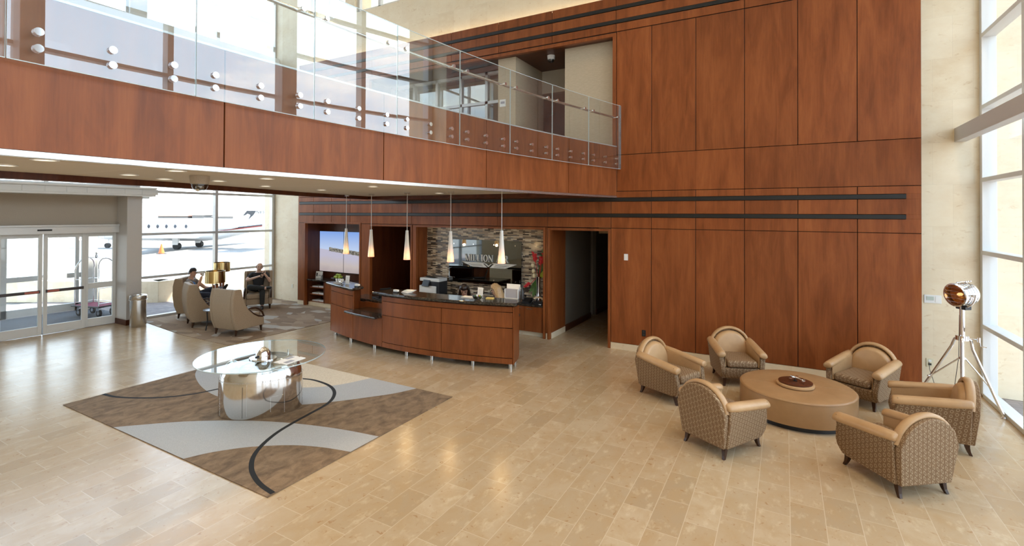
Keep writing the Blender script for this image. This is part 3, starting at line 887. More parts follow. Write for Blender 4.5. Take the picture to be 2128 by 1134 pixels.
def acrylic_sign(x, y, z, rz, label, h=.17, w_=.11):
    t = thing('sign_holder', label, 'sign holder', (x, y, z), rz)
    m = MB(); m.box(-w_/2-.01, w_/2+.01, -.035, .035, 0, .006); m.build('foot', GLASS, t)
    m = MB(); M_ = Matrix.Rotation(-.12, 3, 'X'); m.obox((0, 0, .006+h/2), (w_, .004, h), M=M_); m.build('card', PAPER, t)
    m = MB()
    for k in range(6): m.obox((0, -.004, .03+h*.13*k), (w_*.62, .001, .004), M=M_)
    m.build('printing', PAPERGREY, t)
    return t


acrylic_sign(-7.94, 7.235, Z0, .0, 'white upright sign card on the left end of the reception desk')
acrylic_sign(-4.632, 7.19, Z1, .0, 'white upright sign card behind the candy bowl on the desk')
t = thing('card_stand', 'clear stand of small folded cards on the left desk top', 'card stand', (-8.10, 7.15, Z0))
m = MB()
for k in range(4): m.obox((-.07+.045*k, .01*k, .06), (.05, .004, .10), M=Matrix.Rotation(.2*k-.3, 3, 'Z') @ Matrix.Rotation(.25*(k-1.5), 3, 'Y'))
m.build('cards', PAPER, t); m = MB(); m.box(-.11, .11, -.05, .05, 0, .01); m.box(-.11, .11, -.05, -.045, .01, .05); m.build('tray', CHROME, t)
m = MB(); m.ball((.09, -.02, .045), .035); m.build('ornament', CHROME, t, smooth=60)
for x, y, z, lab in ((-7.47, 7.06, Z0, 'white business card box on the left desk top'), (-6.262, 6.86, Z1, 'white business card box at the left end of the long granite top')):
    t = thing('card_box', lab, 'card box', (x, y, z))
    m = MB(); m.box(-.055, .055, -.03, .03, 0, .022); m.build('tray', BLACK, t, bevel=.003); m = MB(); m.box(-.048, .048, -.025, .025, .022, .055); m.build('cards', PAPER, t)
t = thing('brochure_pile', 'fanned white brochures lying near the left end of the long granite top', 'brochures', (-6.10, 6.96, Z1))
m = MB()
for k in range(6): m.obox((.012*k, .008*k, .004+.008*k), (.20, .10, .007), rz=.08*k-.2)
m.build('sheets', PAPER, t)
m = MB(); m.obox((-4.83, 7.12, Z1+.006), (.22, .15, .012), rz=.1); simple('paper_stack', 'stack of white paper on the granite top in front of the dark-haired receptionist', 'paper', m, PAPER)
m = MB(); m.obox((-4.44, 7.2, Z1+.008), (.13, .08, .016), rz=.15); simple('sticky_notes', 'yellow note pad on the granite top before the blond receptionist', 'note pad', m, YELLOWNOTE)
t = thing('candy_bowl', 'clear glass bowl of wrapped sweets on the granite desk top', 'bowl', (-4.56, 6.99, Z1))
m = MB(); m.lathe([(.045, 0), (.075, .03), (.09, .07), (.085, .07), (.07, .032), (.04, .008)], n=20, caps=False); m.build('glass', DOMEGLASS, t, smooth=60)
cm = [WHITE, REDFLOWER, GREEN, LIME, PAPERGREY]
for k in range(16):
    m = MB(); a = k*2.4; r_ = .012+.012*(k % 5); m.ball((r_*cos(a), r_*sin(a), .026+.0035*k), (.02, .014, .012), 8, 5, Matrix.Rotation(a, 3, 'Z')); m.build('sweet', cm[k % 5], t, smooth=60)
t = thing('laptop', 'open black laptop on the inner work surface behind the low granite shelf', 'laptop', (-7.34, 7.58, .801), 2.75)
m = MB(); m.box(-.18, .18, -.12, .12, 0, .02); m.build('keyboard_base', BLACK, t, bevel=.004)
m = MB(); m.obox((-.20, 0, .125), (.012, .24, .23), M=Matrix.Rotation(-.3, 3, 'Y')); m.build('lid', BLACK, t, bevel=.004)
m = MB(); m.obox((-.192, 0, .125), (.002, .22, .2), M=Matrix.Rotation(-.3, 3, 'Y')); m.build('screen', PAPER, t)
t = thing('brochure_rack', 'white desk rack of grey brochures at the right end of the reception desk', 'brochure rack', (-4.12, 7.42, Z1), .05)
m = MB(); m.box(-.13, .13, -.05, .05, 0, .012); m.box(-.13, -.122, -.05, .05, 0, .16); m.box(.122, .13, -.05, .05, 0, .16); m.box(-.13, .13, .042, .05, 0, .24); m.build('holder', WHITE, t)
m = MB(); m.box(-.118, .118, -.034, -.014, .015, .165); m.build('front_brochure', PAPERGREY, t); m = MB(); m.obox((.01, .01, .115), (.22, .02, .20), M=Matrix.Rotation(-.06, 3, 'X')); m.build('rear_brochure', PAPER, t)
t = thing('bottle', 'black bottle beside the brochure rack on the desk', 'bottle', (-3.93, 7.42, Z1)); m = MB(); m.lathe([(.035, 0), (.037, .01), (.036, .13), (.014, .18), (.013, .22)], n=16); m.build('body', BLACK, t, smooth=50)
m = MB(); m.lathe([(.015, .215), (.015, .24)], n=12); m.build('stopper', BLACK, t)

# ---------------------------------------------------------------- back counter in the mosaic niche
bc = thing('back_counter', 'low cherry cabinet run with granite top along the mosaic wall', 'cabinet', (-6.0, 9.3, 0))
m = MB(); m.box(-7.68, -4.37, 9.17, 9.52, .10, .63); m.build('body', CHERRY, bc, world=True)
m = MB(); m.box(-7.66, -4.39, 9.24, 9.5, 0, .10); m.build('toe_kick', STONE, bc, world=True)
m = MB(); m.box(-7.69, -4.36, 9.13, 9.525, .63, .665); m.build('granite_top', GRANITE, bc, world=True, bevel=.006)
for k in range(8):
    x0 = -7.66+.41*k
    m = MB(); m.box(x0+.004, x0+.406, 9.152, 9.17, .105, .625); m.tn = [rnd.uniform(-.6, .6)]*len(m.f); d_ = m.build('door', CHERRY, bc, world=True, bevel=.002)
    hx = x0+.28 if k % 2 == 0 else x0+.13
    m = MB(); m.tube([(hx-.07, 9.15, .585), (hx-.07, 9.125, .585), (hx+.07, 9.125, .585), (hx+.07, 9.15, .585)], .006, 8); m.build('handle', CHROME, d_, world=True, smooth=60)

pr_ = thing('printer', 'grey and white office printer with a tilted dark display on the back counter', 'printer', (-7.36, 9.33, .666))
m = MB(); m.box(-.28, .22, -.17, .17, 0, .19); m.build('body', WHITE, pr_, bevel=.015)
m = MB(); m.box(-.10, .30, -.15, .175, .0, .30); m.build('rear_cover', CHARCOAL, pr_, bevel=.01)
m = MB(); m.box(-.28, .30, -.15, .17, .29, .37); m.build('scanner_lid', WHITE, pr_, bevel=.015)
m = MB(); m.obox((-.06, -.18, .25), (.20, .03, .16), M=Matrix.Rotation(-.5, 3, 'X')); m.build('control_panel', CHARCOAL, pr_, bevel=.004)
m = MB(); m.obox((-.06, -.1975, .259), (.17, .004, .12), M=Matrix.Rotation(-.5, 3, 'X')); m.build('display', BLACK, pr_)
m = MB(); m.box(-.24, .10, -.178, -.17, .04, .11); m.build('paper_drawer', WHITE, pr_, bevel=.003)
m = MB(); m.obox((.0, -.05, .385), (.26, .14, .02), M=Matrix.Rotation(.15, 3, 'Y')); m.build('paper_tray', BLACK, pr_)
t = thing('vase', 'tall mirrored vase of red tropical flowers on the back counter', 'vase', (-4.60, 9.43, .666))
m = MB(); m.lathe([(.065, 0), (.07, .02), (.045, .12), (.036, .30), (.05, .50), (.062, .56), (.055, .56)], n=20); m.build('vessel', CHROME, t, smooth=60)


def leafshape(mb, base, tip, wid, sag=.0, n=8):
    base, tip = Vector(base), Vector(tip); d = tip-base; side = d.cross(Vector((0, 1, .2))).normalized(); nrm = side.cross(d).normalized()
    L_, C_, R_ = [], [], []
    for i in range(n+1):
        u = i/n; c = base+d*u+nrm*(sag*sin(pi*u)); w_ = wid*sin(pi*min(u*.93+.07, 1))**.8
        L_.append(c-side*w_+nrm*.008); C_.append(c); R_.append(c+side*w_+nrm*.008)
    k = n+1; fs = [(i, i+1, k+i+1, k+i) for i in range(n)]+[(k+i, k+i+1, 2*k+i+1, 2*k+i) for i in range(n)]
    mb.add(L_+C_+R_, fs)


for bs, tp, wd in (((0, 0, .5), (.16, -.05, 1.14), .075), ((0, 0, .5), (.10, .02, 1.2), .06), ((-.02, -.03, .52), (-.10, -.08, .12), .07), ((.0, -.03, .52), (-.20, -.06, .20), .05), ((0, 0, .5), (.19, -.03, .80), .06)):
    m = MB(); leafshape(m, bs, tp, wd, .05); m.build('leaf', GREEN, t, smooth=60)
m = MB(); leafshape(m, (0, 0, .5), (.17, -.06, .70), .045, .04); m.build('leaf', LIME, t, smooth=60)
for bs, tp in (((0, 0, .55), (-.08, -.05, 1.02)), ((.02, -.02, .55), (.09, -.06, .93)), ((-.01, -.04, .55), (-.23, -.10, .33)), ((.01, 0, .55), (.13, -.02, 1.0))):
    m = MB()
    bs, tp = Vector(bs), Vector(tp); d = tp-bs
    m.tube([bs, bs+d*.6, tp], .006, 6)
    for k in range(5):
        c_ = bs+d*(.66+.075*k); sg = 1 if k % 2 else -1; leafshape(m, c_, c_+d*.14+Vector((sg*.05, -.02, .03)), .028, .02, 5)
    m.build('heliconia', REDFLOWER, t, smooth=60)
for c_ in ((-.11, -.05, .80), (-.09, -.06, .68), (-.07, -.06, .58)):
    m = MB(); m.ball(c_, (.042, .042, .05), 10, 6); m.build('bloom', CREAMFLOWER, t, smooth=60)
t = thing('telephone', 'beige telephone with black base and coiled cord, right end of the back counter', 'telephone', (-4.49, 9.23, .666), 0)
m = MB(); m.prism([(-.09, 0), (.09, 0), (.09, .045), (-.09, .09)], -.09, .11, 'x'); m.build('base', BLACK, t, bevel=.006)
m = MB(); m.box(.04, .09, -.092, -.089, .018, .03); m.build('label', WHITE, t)
m = MB(); m.tube([(-.09, -.03, .12), (-.06, -.02, .15), (.05, .0, .15), (.09, .01, .12)], [.026, .018, .018, .026], 10); m.build('handset', BEIGEPL, t, smooth=60)
m = MB(); m.tube([(-.10, -.03, .11), (-.14, -.08, .04), (-.17, -.115, .006), (-.24, -.10, .006), (-.22, -.06, .006), (-.11, -.04, .02)], .006, 6); m.build('cord', BLACK, t, smooth=60)
t = thing('telephone', 'black desk telephone left of the beige one on the back counter', 'telephone', (-4.82, 9.3, .666))
m = MB(); m.prism([(-.10, 0), (.10, 0), (.10, .10), (-.10, .04)], -.10, .10, 'x'); m.build('base', BLACK, t, bevel=.006)
m = MB(); m.tube([(-.07, -.08, .09), (-.07, -.04, .13), (-.07, .05, .15), (-.07, .09, .13)], [.026, .018, .018, .026], 10); m.build('handset', BLACK, t, smooth=60)
t = thing('wooden_tray', 'small wooden tray of pens on the back counter beside the dark-haired receptionist', 'tray', (-6.0, 9.28, .666)); m = MB(); m.box(-.12, .12, -.08, .08, 0, .03); m.build('tray', CHERRY, t, bevel=.005)
m = MB()
for k in range(4): m.cyl((-.08+.03*k, -.05, .035), (-.05+.03*k, .06, .045), .006, n=6)
m.build('pens', BLACK, t)

# dark mirror-glass company sign on the mosaic
SILVER = P('satin_silver', (.66, .65, .62), .45, .3)
sg = thing('company_sign', 'dark mirror glass sign with raised silver lettering MILLION AIR on the mosaic wall', 'sign', (-6.0, 9.47, 1.46))
m = MB(); m.box(-6.98, -5.03, 9.455, 9.475, .965, 1.96); m.build('glass_board', SIGNGLASS, sg, world=True)
m = MB()
for x in (-6.83, -6.28, -5.73, -5.18):
    for z in (1.06, 1.86): m.cyl((x, 9.447, z), (x, 9.53, z), .016, n=12)
m.build('bolts', CHROME, sg, world=True, smooth=40)
LT = {
    'M': (.95, [(.06, 0, .14, 1), ('d', .08, 1, .46, 0, .15), ('d', .46, 0, .84, 1, .05), (.78, 0, .93, 1)], [(0, .18), (.72, 1.0)], [(0, .2), (.74, 1.0)]),
    'I': (.36, [(.10, 0, .26, 1)], [(0, .36)], [(0, .36)]),
    'L': (.66, [(.10, 0, .26, 1), (.10, 0, .62, .06), (.57, 0, .62, .25)], [(0, .3)], [(0, .36)]),
    'O': (.80, ['o'], [], []),
    'N': (.86, [(.06, 0, .12, 1), ('d', .10, 1, .76, 0, .16), (.72, 0, .78, 1)], [(-.04, .22)], [(-.02, .2), (.62, .88)]),
    'A': (.84, [('d', .42, 1, .10, 0, .06), ('d', .40, 1, .72, 0, .16), (.2, .32, .62, .37)], [(-.02, .24), (.54, .9)], []),
    'R': (.80, [(.10, 0, .26, 1), (.10, .93, .5, 1), (.10, .48, .5, .55), (.46, .54, .62, .94), ('d', .40, .5, .68, 0, .16)], [(0, .36), (.58, .82)], [(0, .3)]),
}


def letters(mb, text, x0, z0, h, y0, y1, wscale=1.0, gap=.10):
    x = x0
    for ch in text:
        if ch == ' ': x += .45*h*wscale; continue
        wd, st, sb, stp = LT[ch]
        X = lambda u: x+u*h*wscale
        for q in st:
            if q == 'o':
                n = 28; ou = [(X(.4+.4*cos(2*pi*i/n)), z0+h*(.5+.52*sin(2*pi*i/n))) for i in range(n)]; inn = [(X(.4+.25*cos(2*pi*i/n)), z0+h*(.5+.47*sin(2*pi*i/n))) for i in range(n)]
                vs = [(a, y, c) for y in (y0, y1) for r_ in (ou, inn) for a, c in r_]; fs = []
                for i in range(n):
                    j = (i+1) % n
                    fs += [(i, j, n+j, n+i), (2*n+i, 3*n+i, 3*n+j, 2*n+j), (i, 2*n+i, 2*n+j, j), (n+i, n+j, 3*n+j, 3*n+i)]
                mb.add(vs, fs)
            elif q[0] == 'd':
                _, a, c, d, e, t_ = q; mb.prism([(X(a-t_/2), z0+c*h), (X(a+t_/2), z0+c*h), (X(d+t_/2), z0+e*h), (X(d-t_/2), z0+e*h)], y0, y1, 'y')
            else:
                mb.box(X(q[0]), X(q[2]), y0, y1, z0+q[1]*h, z0+q[3]*h)
        for a, c in sb: mb.box(X(a), X(c), y0, y1, z0, z0+.045*h)
        for a, c in stp: mb.box(X(a), X(c), y0, y1, z0+.955*h, z0+h)
        x += (wd+gap)*h*wscale
    return x


lx = -6.50
for ch in 'MILLION AIR':
    if ch == ' ': lx += .068; continue
    m = MB(); lx = letters(m, ch, lx, 1.475, .155, 9.425, 9.45, .93, .10); m.build('letter', SILVER, sg, world=True)
m = MB()
for s_ in (-1, 1):
    cx_ = -5.86
    m.prism([(cx_+s_*.04, 1.345), (cx_+s_*.14, 1.43), (cx_+s_*.68, 1.43), (cx_+s_*.42, 1.345)], 9.43, 9.45, 'y')
    m.prism([(cx_+s_*.10, 1.435), (cx_+s_*.70, 1.435), (cx_+s_*.72, 1.45), (cx_+s_*.10, 1.45)], 9.43, 9.45, 'y')
m.prism([(-5.95, 1.43), (-5.86, 1.36), (-5.77, 1.43), (-5.80, 1.43), (-5.86, 1.385), (-5.92, 1.43)], 9.42, 9.45, 'y')
m.build('wing_emblem', SILVER, sg, world=True)
m = MB()
for s_ in (-1, 1):
    for k in range(3):
        z = 1.362+.02*k; m.box(-5.86+s_*(.14+.02*k) if s_ > 0 else -5.86-(.42+.06*k), -5.86+(.42+.06*k) if s_ > 0 else -5.86-(.14+.02*k), 9.4285, 9.4295, z, z+.006)
m.build('emblem_lines', BLACK, sg, world=True)

# ---------------------------------------------------------------- display niche
cr = thing('credenza', 'dark cherry credenza with open shelves under the wall displays', 'cabinet', (-10.6, 9.4, 0))
m = MB(); m.box(-11.66, -9.62, 9.22, 9.62, .0, .10); m.build('plinth', STONE, cr, world=True)
m = MB(); m.box(-11.66, -11.60, 9.2, 9.62, .10, .69); m.box(-11.02, -10.97, 9.2, 9.62, .10, .69); m.box(-11.6, -11.02, 9.58, 9.62, .1, .69); m.box(-10.97, -9.62, 9.22, 9.62, .10, .69)
m.build('carcass', DARKWOOD, cr, world=True)
m = MB()
for z in (.10, .30, .49): m.box(-11.6, -11.02, 9.22, 9.58, z, z+.02)
m.build('shelves', CHERRY, cr, world=True)
m = MB(); m.box(-11.68, -9.60, 9.17, 9.64, .69, .725); m.build('granite_top', GRANITE, cr, world=True, bevel=.005)
for k in range(3):
    m = MB(); m.box(-10.965+.45*k, -10.52+.45*k, 9.2, 9.22, .11, .68); m.build('door', CHERRY, cr, world=True, bevel=.003)
sh = 0
for z in (.121, .321, .511):
    for k in range(2):
        sh += 1; m = MB(); m.box(-11.55+.27*k, -11.32+.27*k, 9.26, 9.5, z, z+.025+.01*k)
        simple('magazine_stack', '%s pile of magazines on the %s open shelf of the dark credenza' % (('left', 'right')[k], {.121: 'lowest', .321: 'middle', .511: 'top'}[z]), 'magazines', m, PAPER, 'magazine piles in the credenza')
t = thing('display', 'large wall display showing a blue sky and pale ground, left of the pair', 'screen', (-11.1, 9.64, 1.48)); m = MB(); m.box(-11.69, -10.72, 9.62, 9.66, .905, 2.055); m.build('bezel', BLACK, t, world=True)
m = MB(); m.box(-11.685, -10.726, 9.617, 9.621, .915, 2.047); m.build('screen', SCREEN, t, world=True)
t = thing('display', 'right wall display of the pair, partly hidden behind the timber pier', 'screen', (-10.2, 9.64, 1.48)); m = MB(); m.box(-10.712, -9.75, 9.62, 9.66, .905, 2.055); m.build('bezel', BLACK, t, world=True)
m = MB(); m.box(-10.706, -9.757, 9.617, 9.621, .915, 2.047); m.build('screen', SCREEN, t, world=True)
t = thing('picture_frame', 'white framed notice standing on the credenza under the displays', 'sign', (-11.46, 9.42, .726), .15)
m = MB(); m.obox((0, 0, .10), (.23, .012, .20), M=Matrix.Rotation(-.12, 3, 'X')); m.build('panel', PAPER, t); m = MB(); m.obox((-.07, -.009, .11), (.04, .003, .09), M=Matrix.Rotation(-.12, 3, 'X')); m.box(-.02, .08, -.012, -.009, .09, .10); m.build('printing', BLACK, t)
t = thing('spray_bottle', 'small clear hand gel bottle beside the notice on the credenza', 'bottle', (-11.27, 9.36, .726)); m = MB(); m.lathe([(.03, 0), (.03, .08), (.01, .10), (.01, .13)], n=14); m.build('body', DOMEGLASS, t, smooth=50); m = MB(); m.lathe([(.012, .125), (.012, .145)], n=10); m.box(-.03, .01, -.006, .006, .14, .15); m.build('pump', WHITE, t)
t = thing('fruit_bowl', 'dark bowl on the credenza behind the desk, heaped with green apples', 'bowl', (-10.62, 9.36, .726)); m = MB(); m.lathe([(.06, 0), (.07, .01), (.15, .06), (.20, .08), (.19, .085), (.13, .06), (.05, .02)], n=24, caps=False); m.build('bowl', BLACK, t, smooth=60)
for k, (x, y, z) in enumerate(((-.09, -.03, .10), (.0, -.06, .10), (.09, -.03, .10), (-.05, .05, .10), (.05, .05, .10), (-.03, -.01, .155), (.05, .0, .155))):
    m = MB(); m.lathe([(.004, -.035), (.03, -.033), (.043, -.008), (.04, .018), (.02, .034), (.004, .028)], (-10.62+x, 9.36+y, .726+z), n=14); o = m.build('green_apple', LIME, smooth=60)
    tag(o, 'green apple heaped in the dark bowl on the credenza', 'apple', 'green apples in the bowl')
# ---------------------------------------------------------------- rugs
def clip(poly, x0, x1, y0, y1):
    def cut(ps, f, ip):
        o = []
        for i, p in enumerate(ps):
            q = ps[i-1]
            if f(p):
                if not f(q): o.append(ip(q, p))
                o.append(p)
            elif f(q): o.append(ip(q, p))
        return o
    def ix(v): return lambda a, b: (v, a[1]+(b[1]-a[1])*(v-a[0])/(b[0]-a[0]))
    def iy(v): return lambda a, b: (a[0]+(b[0]-a[0])*(v-a[1])/(b[1]-a[1]), v)
    poly = cut(poly, lambda p: p[0] >= x0, ix(x0)); poly = cut(poly, lambda p: p[0] <= x1, ix(x1))
    poly = cut(poly, lambda p: p[1] >= y0, iy(y0)); return cut(poly, lambda p: p[1] <= y1, iy(y1))


def smoothpts(pts, k=6):
    out_ = []
    for i in range(len(pts)-1):
        p0, p1, p2, p3 = pts[max(i-1, 0)], pts[i], pts[i+1], pts[min(i+2, len(pts)-1)]
        for j in range(k):
            t = j/k
            out_.append(tuple(.5*(2*b+(c-a)*t+(2*a-5*b+4*c-d)*t*t+(3*b-a-3*c+d)*t**3) for a, b, c, d in zip(p0, p1, p2, p3)))
    return out_+[pts[-1]]


RX0, RX1, RY0, RY1 = -8.348, -4.05, 2.79, 5.58
m = MB(); m.box(RX0, RX1, RY0, RY1, .0005, .010)


def band(lo, hi, mi, z):
    lo, hi = smoothpts(lo), smoothpts(hi)
    n = 40
    def rs(ps):
        L_ = [0]
        for a, c in zip(ps, ps[1:]): L_.append(L_[-1]+math.dist(a, c))
        r_ = []
        for i in range(n+1):
            t = L_[-1]*i/n; k = max(j for j in range(len(L_)) if L_[j] <= t+1e-9); k = min(k, len(ps)-2)
            u = (t-L_[k])/max(L_[k+1]-L_[k], 1e-9); r_.append(tuple(a+(c-a)*u for a, c in zip(ps[k], ps[k+1])))
        return r_
    lo, hi = rs(lo), rs(hi); m.cur = mi
    for i in range(n):
        q = clip([lo[i], lo[i+1], hi[i+1], hi[i]], RX0, RX1, RY0, RY1)
        if len(q) >= 3: m.add([(x, y, z) for x, y in q], [tuple(range(len(q)))])


band([(-8.45, 5.15), (-7.6, 4.78), (-6.8, 4.62), (-6.18, 4.77), (-5.81, 5.09), (-5.62, 5.52), (-5.58, 5.7)], [(-8.45, 5.72), (-7.6, 5.7), (-6.8, 5.69), (-6.4, 5.7), (-6.0, 5.7), (-5.8, 5.7), (-5.7, 5.7)], 2, .0106)
band([(-8.45, 4.56), (-8.06, 4.30), (-7.44, 4.065), (-6.88, 3.967), (-6.3, 4.02), (-5.70, 4.284), (-5.316, 4.643), (-5.037, 4.988), (-4.83, 5.27), (-4.70, 5.56), (-4.66, 5.7)],
     [(-8.45, 5.15), (-7.6, 4.78), (-6.8, 4.62), (-6.18, 4.77), (-5.81, 5.09), (-5.62, 5.52), (-5.58, 5.7)], 1, .0108)
band([(-5.50, 2.70), (-5.44, 2.78), (-5.358, 2.953), (-5.257, 3.099), (-5.065, 3.304), (-4.73, 3.536), (-4.416, 3.663), (-4.109, 3.737), (-3.95, 3.76)],
     [(-7.05, 2.70), (-6.95, 2.79), (-6.71, 3.016), (-6.395, 3.291), (-6.014, 3.541), (-5.586, 3.766), (-5.128, 3.938), (-4.587, 4.081), (-4.05, 4.165), (-3.95, 4.18)], 1, .0108)
cv = smoothpts([(-8.348, 3.23), (-8.09, 3.256), (-7.81, 3.367), (-7.544, 3.528), (-7.344, 3.726), (-7.226, 3.921), (-7.12, 4.25), (-6.95, 4.70), (-6.72, 4.95), (-6.497, 5.03), (-6.265, 5.079), (-5.914, 5.037), (-5.647, 4.914), (-5.451, 4.727), (-5.335, 4.515),
                (-5.273, 4.22), (-5.209, 3.892), (-5.135, 3.633), (-5.007, 3.378), (-4.847, 3.173), (-4.643, 3.02), (-4.44, 2.928), (-4.259, 2.877), (-4.06, 2.85)], 4)
m.cur = 3; L_, R_ = [], []
for i, p in enumerate(cv):
    a, c = cv[max(i-1, 0)], cv[min(i+1, len(cv)-1)]; d = Vector((c[0]-a[0], c[1]-a[1])).normalized(); hw = .024
    L_.append((p[0]-d.y*hw, p[1]+d.x*hw, .0112)); R_.append((p[0]+d.y*hw, p[1]-d.x*hw, .0112))
k = len(cv); m.add(L_+R_, [(i, i+1, k+i+1, k+i) for i in range(k-1)])
tag(m.build('area_rug', [RUGBROWN, RUGGREY, RUGCREAM, RUGBLACK]), 'large brown rug with grey bands and a black curved line under the glass table', 'rug')
m = MB(); m.prism([(-13.38, 5.84), (-12.9, 5.82), (-11.0, 5.60), (-9.40, 5.60), (-9.35, 9.10), (-11.7, 9.10), (-12.05, 9.35), (-13.38, 9.35)], .0005, .008)
tag(m.build('lounge_carpet', CARPET), 'patterned brown and grey carpet of the window lounge', 'carpet')

# ---------------------------------------------------------------- aircraft cowling table
T = thing('cowling_table', 'round glass table on a riveted polished aircraft cowling', 'table', (-5.95, 4.0, .011))
m = MB(); rot = .82
prof = [(.455, 0), (.462, .01), (.462, .22), (.458, .40), (.445, .50), (.415, .58), (.37, .64), (.31, .675), (.29, .675), (.29, .655), (.35, .62), (.40, .55), (.40, .3)]
m.lathe([(r*.955, z) for r, z in prof], n=64, sx=1.12, sy=.80, rot=rot, caps=False); T_c = m.build('cowling', P('polished_aluminium', (.74, .73, .72), .10, 1), T, smooth=60)


def onoval(a, r, z):
    r *= .955
    return Vector((r*1.12*cos(a)*cos(rot)-r*.80*sin(a)*sin(rot), r*1.12*cos(a)*sin(rot)+r*.80*sin(a)*cos(rot), z))


m = MB()
for a in [i*2*pi/7 for i in range(7)]:
    for k in range(22): m.ball(onoval(a, .463, .03+.0205*k), .0035, 6, 4)
for i in range(110):
    m.ball(onoval(i*2*pi/110, .462, .455-.01), .0035, 6, 4)
for i in range(16): m.ball(onoval(-1.25+.02*i, .464, .25), .0035, 6, 4); m.ball(onoval(-1.25, .464, .25-.012*i), .0035, 6, 4)
m.build('rivets', STEEL, T_c, smooth=60)
m = MB()
for a in (-1.9, -.35, 2.6): m.tube([onoval(a, .4645, .02), onoval(a, .4645, .25), onoval(a, .462, .40)], .0015, 6)
m.build('panel_seams', BLACK, T_c)
m = MB()
for a in [i*pi/2+.4 for i in range(4)]:
    p = onoval(a, .31, .66); m.cyl(p, p+Vector((0, 0, .062)), .014, n=12)
m.build('glass_supports', CHROME, T, smooth=40)
m = MB(); c_ = (.12, -.07); n = 72; R_ = .75; z0_, z1_ = .725, .739
m.add([(c_[0]+R_*cos(2*pi*i/n), c_[1]+R_*sin(2*pi*i/n), z1_) for i in range(n)], [tuple(range(n))])
gt = m.build('glass_top', TABLEGLASS, T, smooth=None)
m = MB(); m.lathe([(R_, z0_), (R_+.003, z0_+.004), (R_+.003, z1_-.004), (R_, z1_)], (c_[0], c_[1], 0), n=72, caps=False); m.build('polished_edge', EDGEGLASS, gt, smooth=60)
# spinner ornament and magazine on the glass
t = thing('propeller_spinner', 'shiny chrome spinner ornament on a flat plate on the glass table', 'ornament', (-5.66, 3.82, .7505), .3)
m = MB(); m.lathe([(.17, 0), (.17, .012)], n=36, sy=.75); m.build('plate', CHROME, t, smooth=30)
m = MB(); m.lathe([(.085, .012), (.088, .04), (.08, .08), (.06, .115), (.03, .14), (.004, .148)], n=32); m.build('dome', CHROME, t, smooth=60)
m = MB()
for s_ in (-1, 1): m.cyl((0, s_*.07, .04), (0, s_*.125, .045), .02, .012, 12)
m.build('blade_stubs', BLACK, t, smooth=40)
t = thing('magazine', 'open magazine lying near the edge of the glass table', 'magazine', (-5.30, 3.93, .7505), .1)
m = MB()
for s_ in (-1, 1):
    m.prism([(0, 0), (s_*.02, .010), (s_*.10, .007), (s_*.105, .0), ], -.15, .15, 'y')
m.build('pages', PAPER, t); m = MB(); m.box(-.085, -.03, .0, .11, .0098, .0104); m.box(.02, .085, -.12, .0, .0098, .0104); m.build('pictures', PAPERGREY, t)

# ---------------------------------------------------------------- club chairs and ottoman
ARCH = lambda w0, w1, zb, zs, R_, n=14: [(-w0, zb), (w0, zb), (w1, zs)]+[(R_*cos(pi*i/n), zs+(R_*.92)*sin(pi*i/n)) for i in range(1, n)]+[(-w1, zs)]


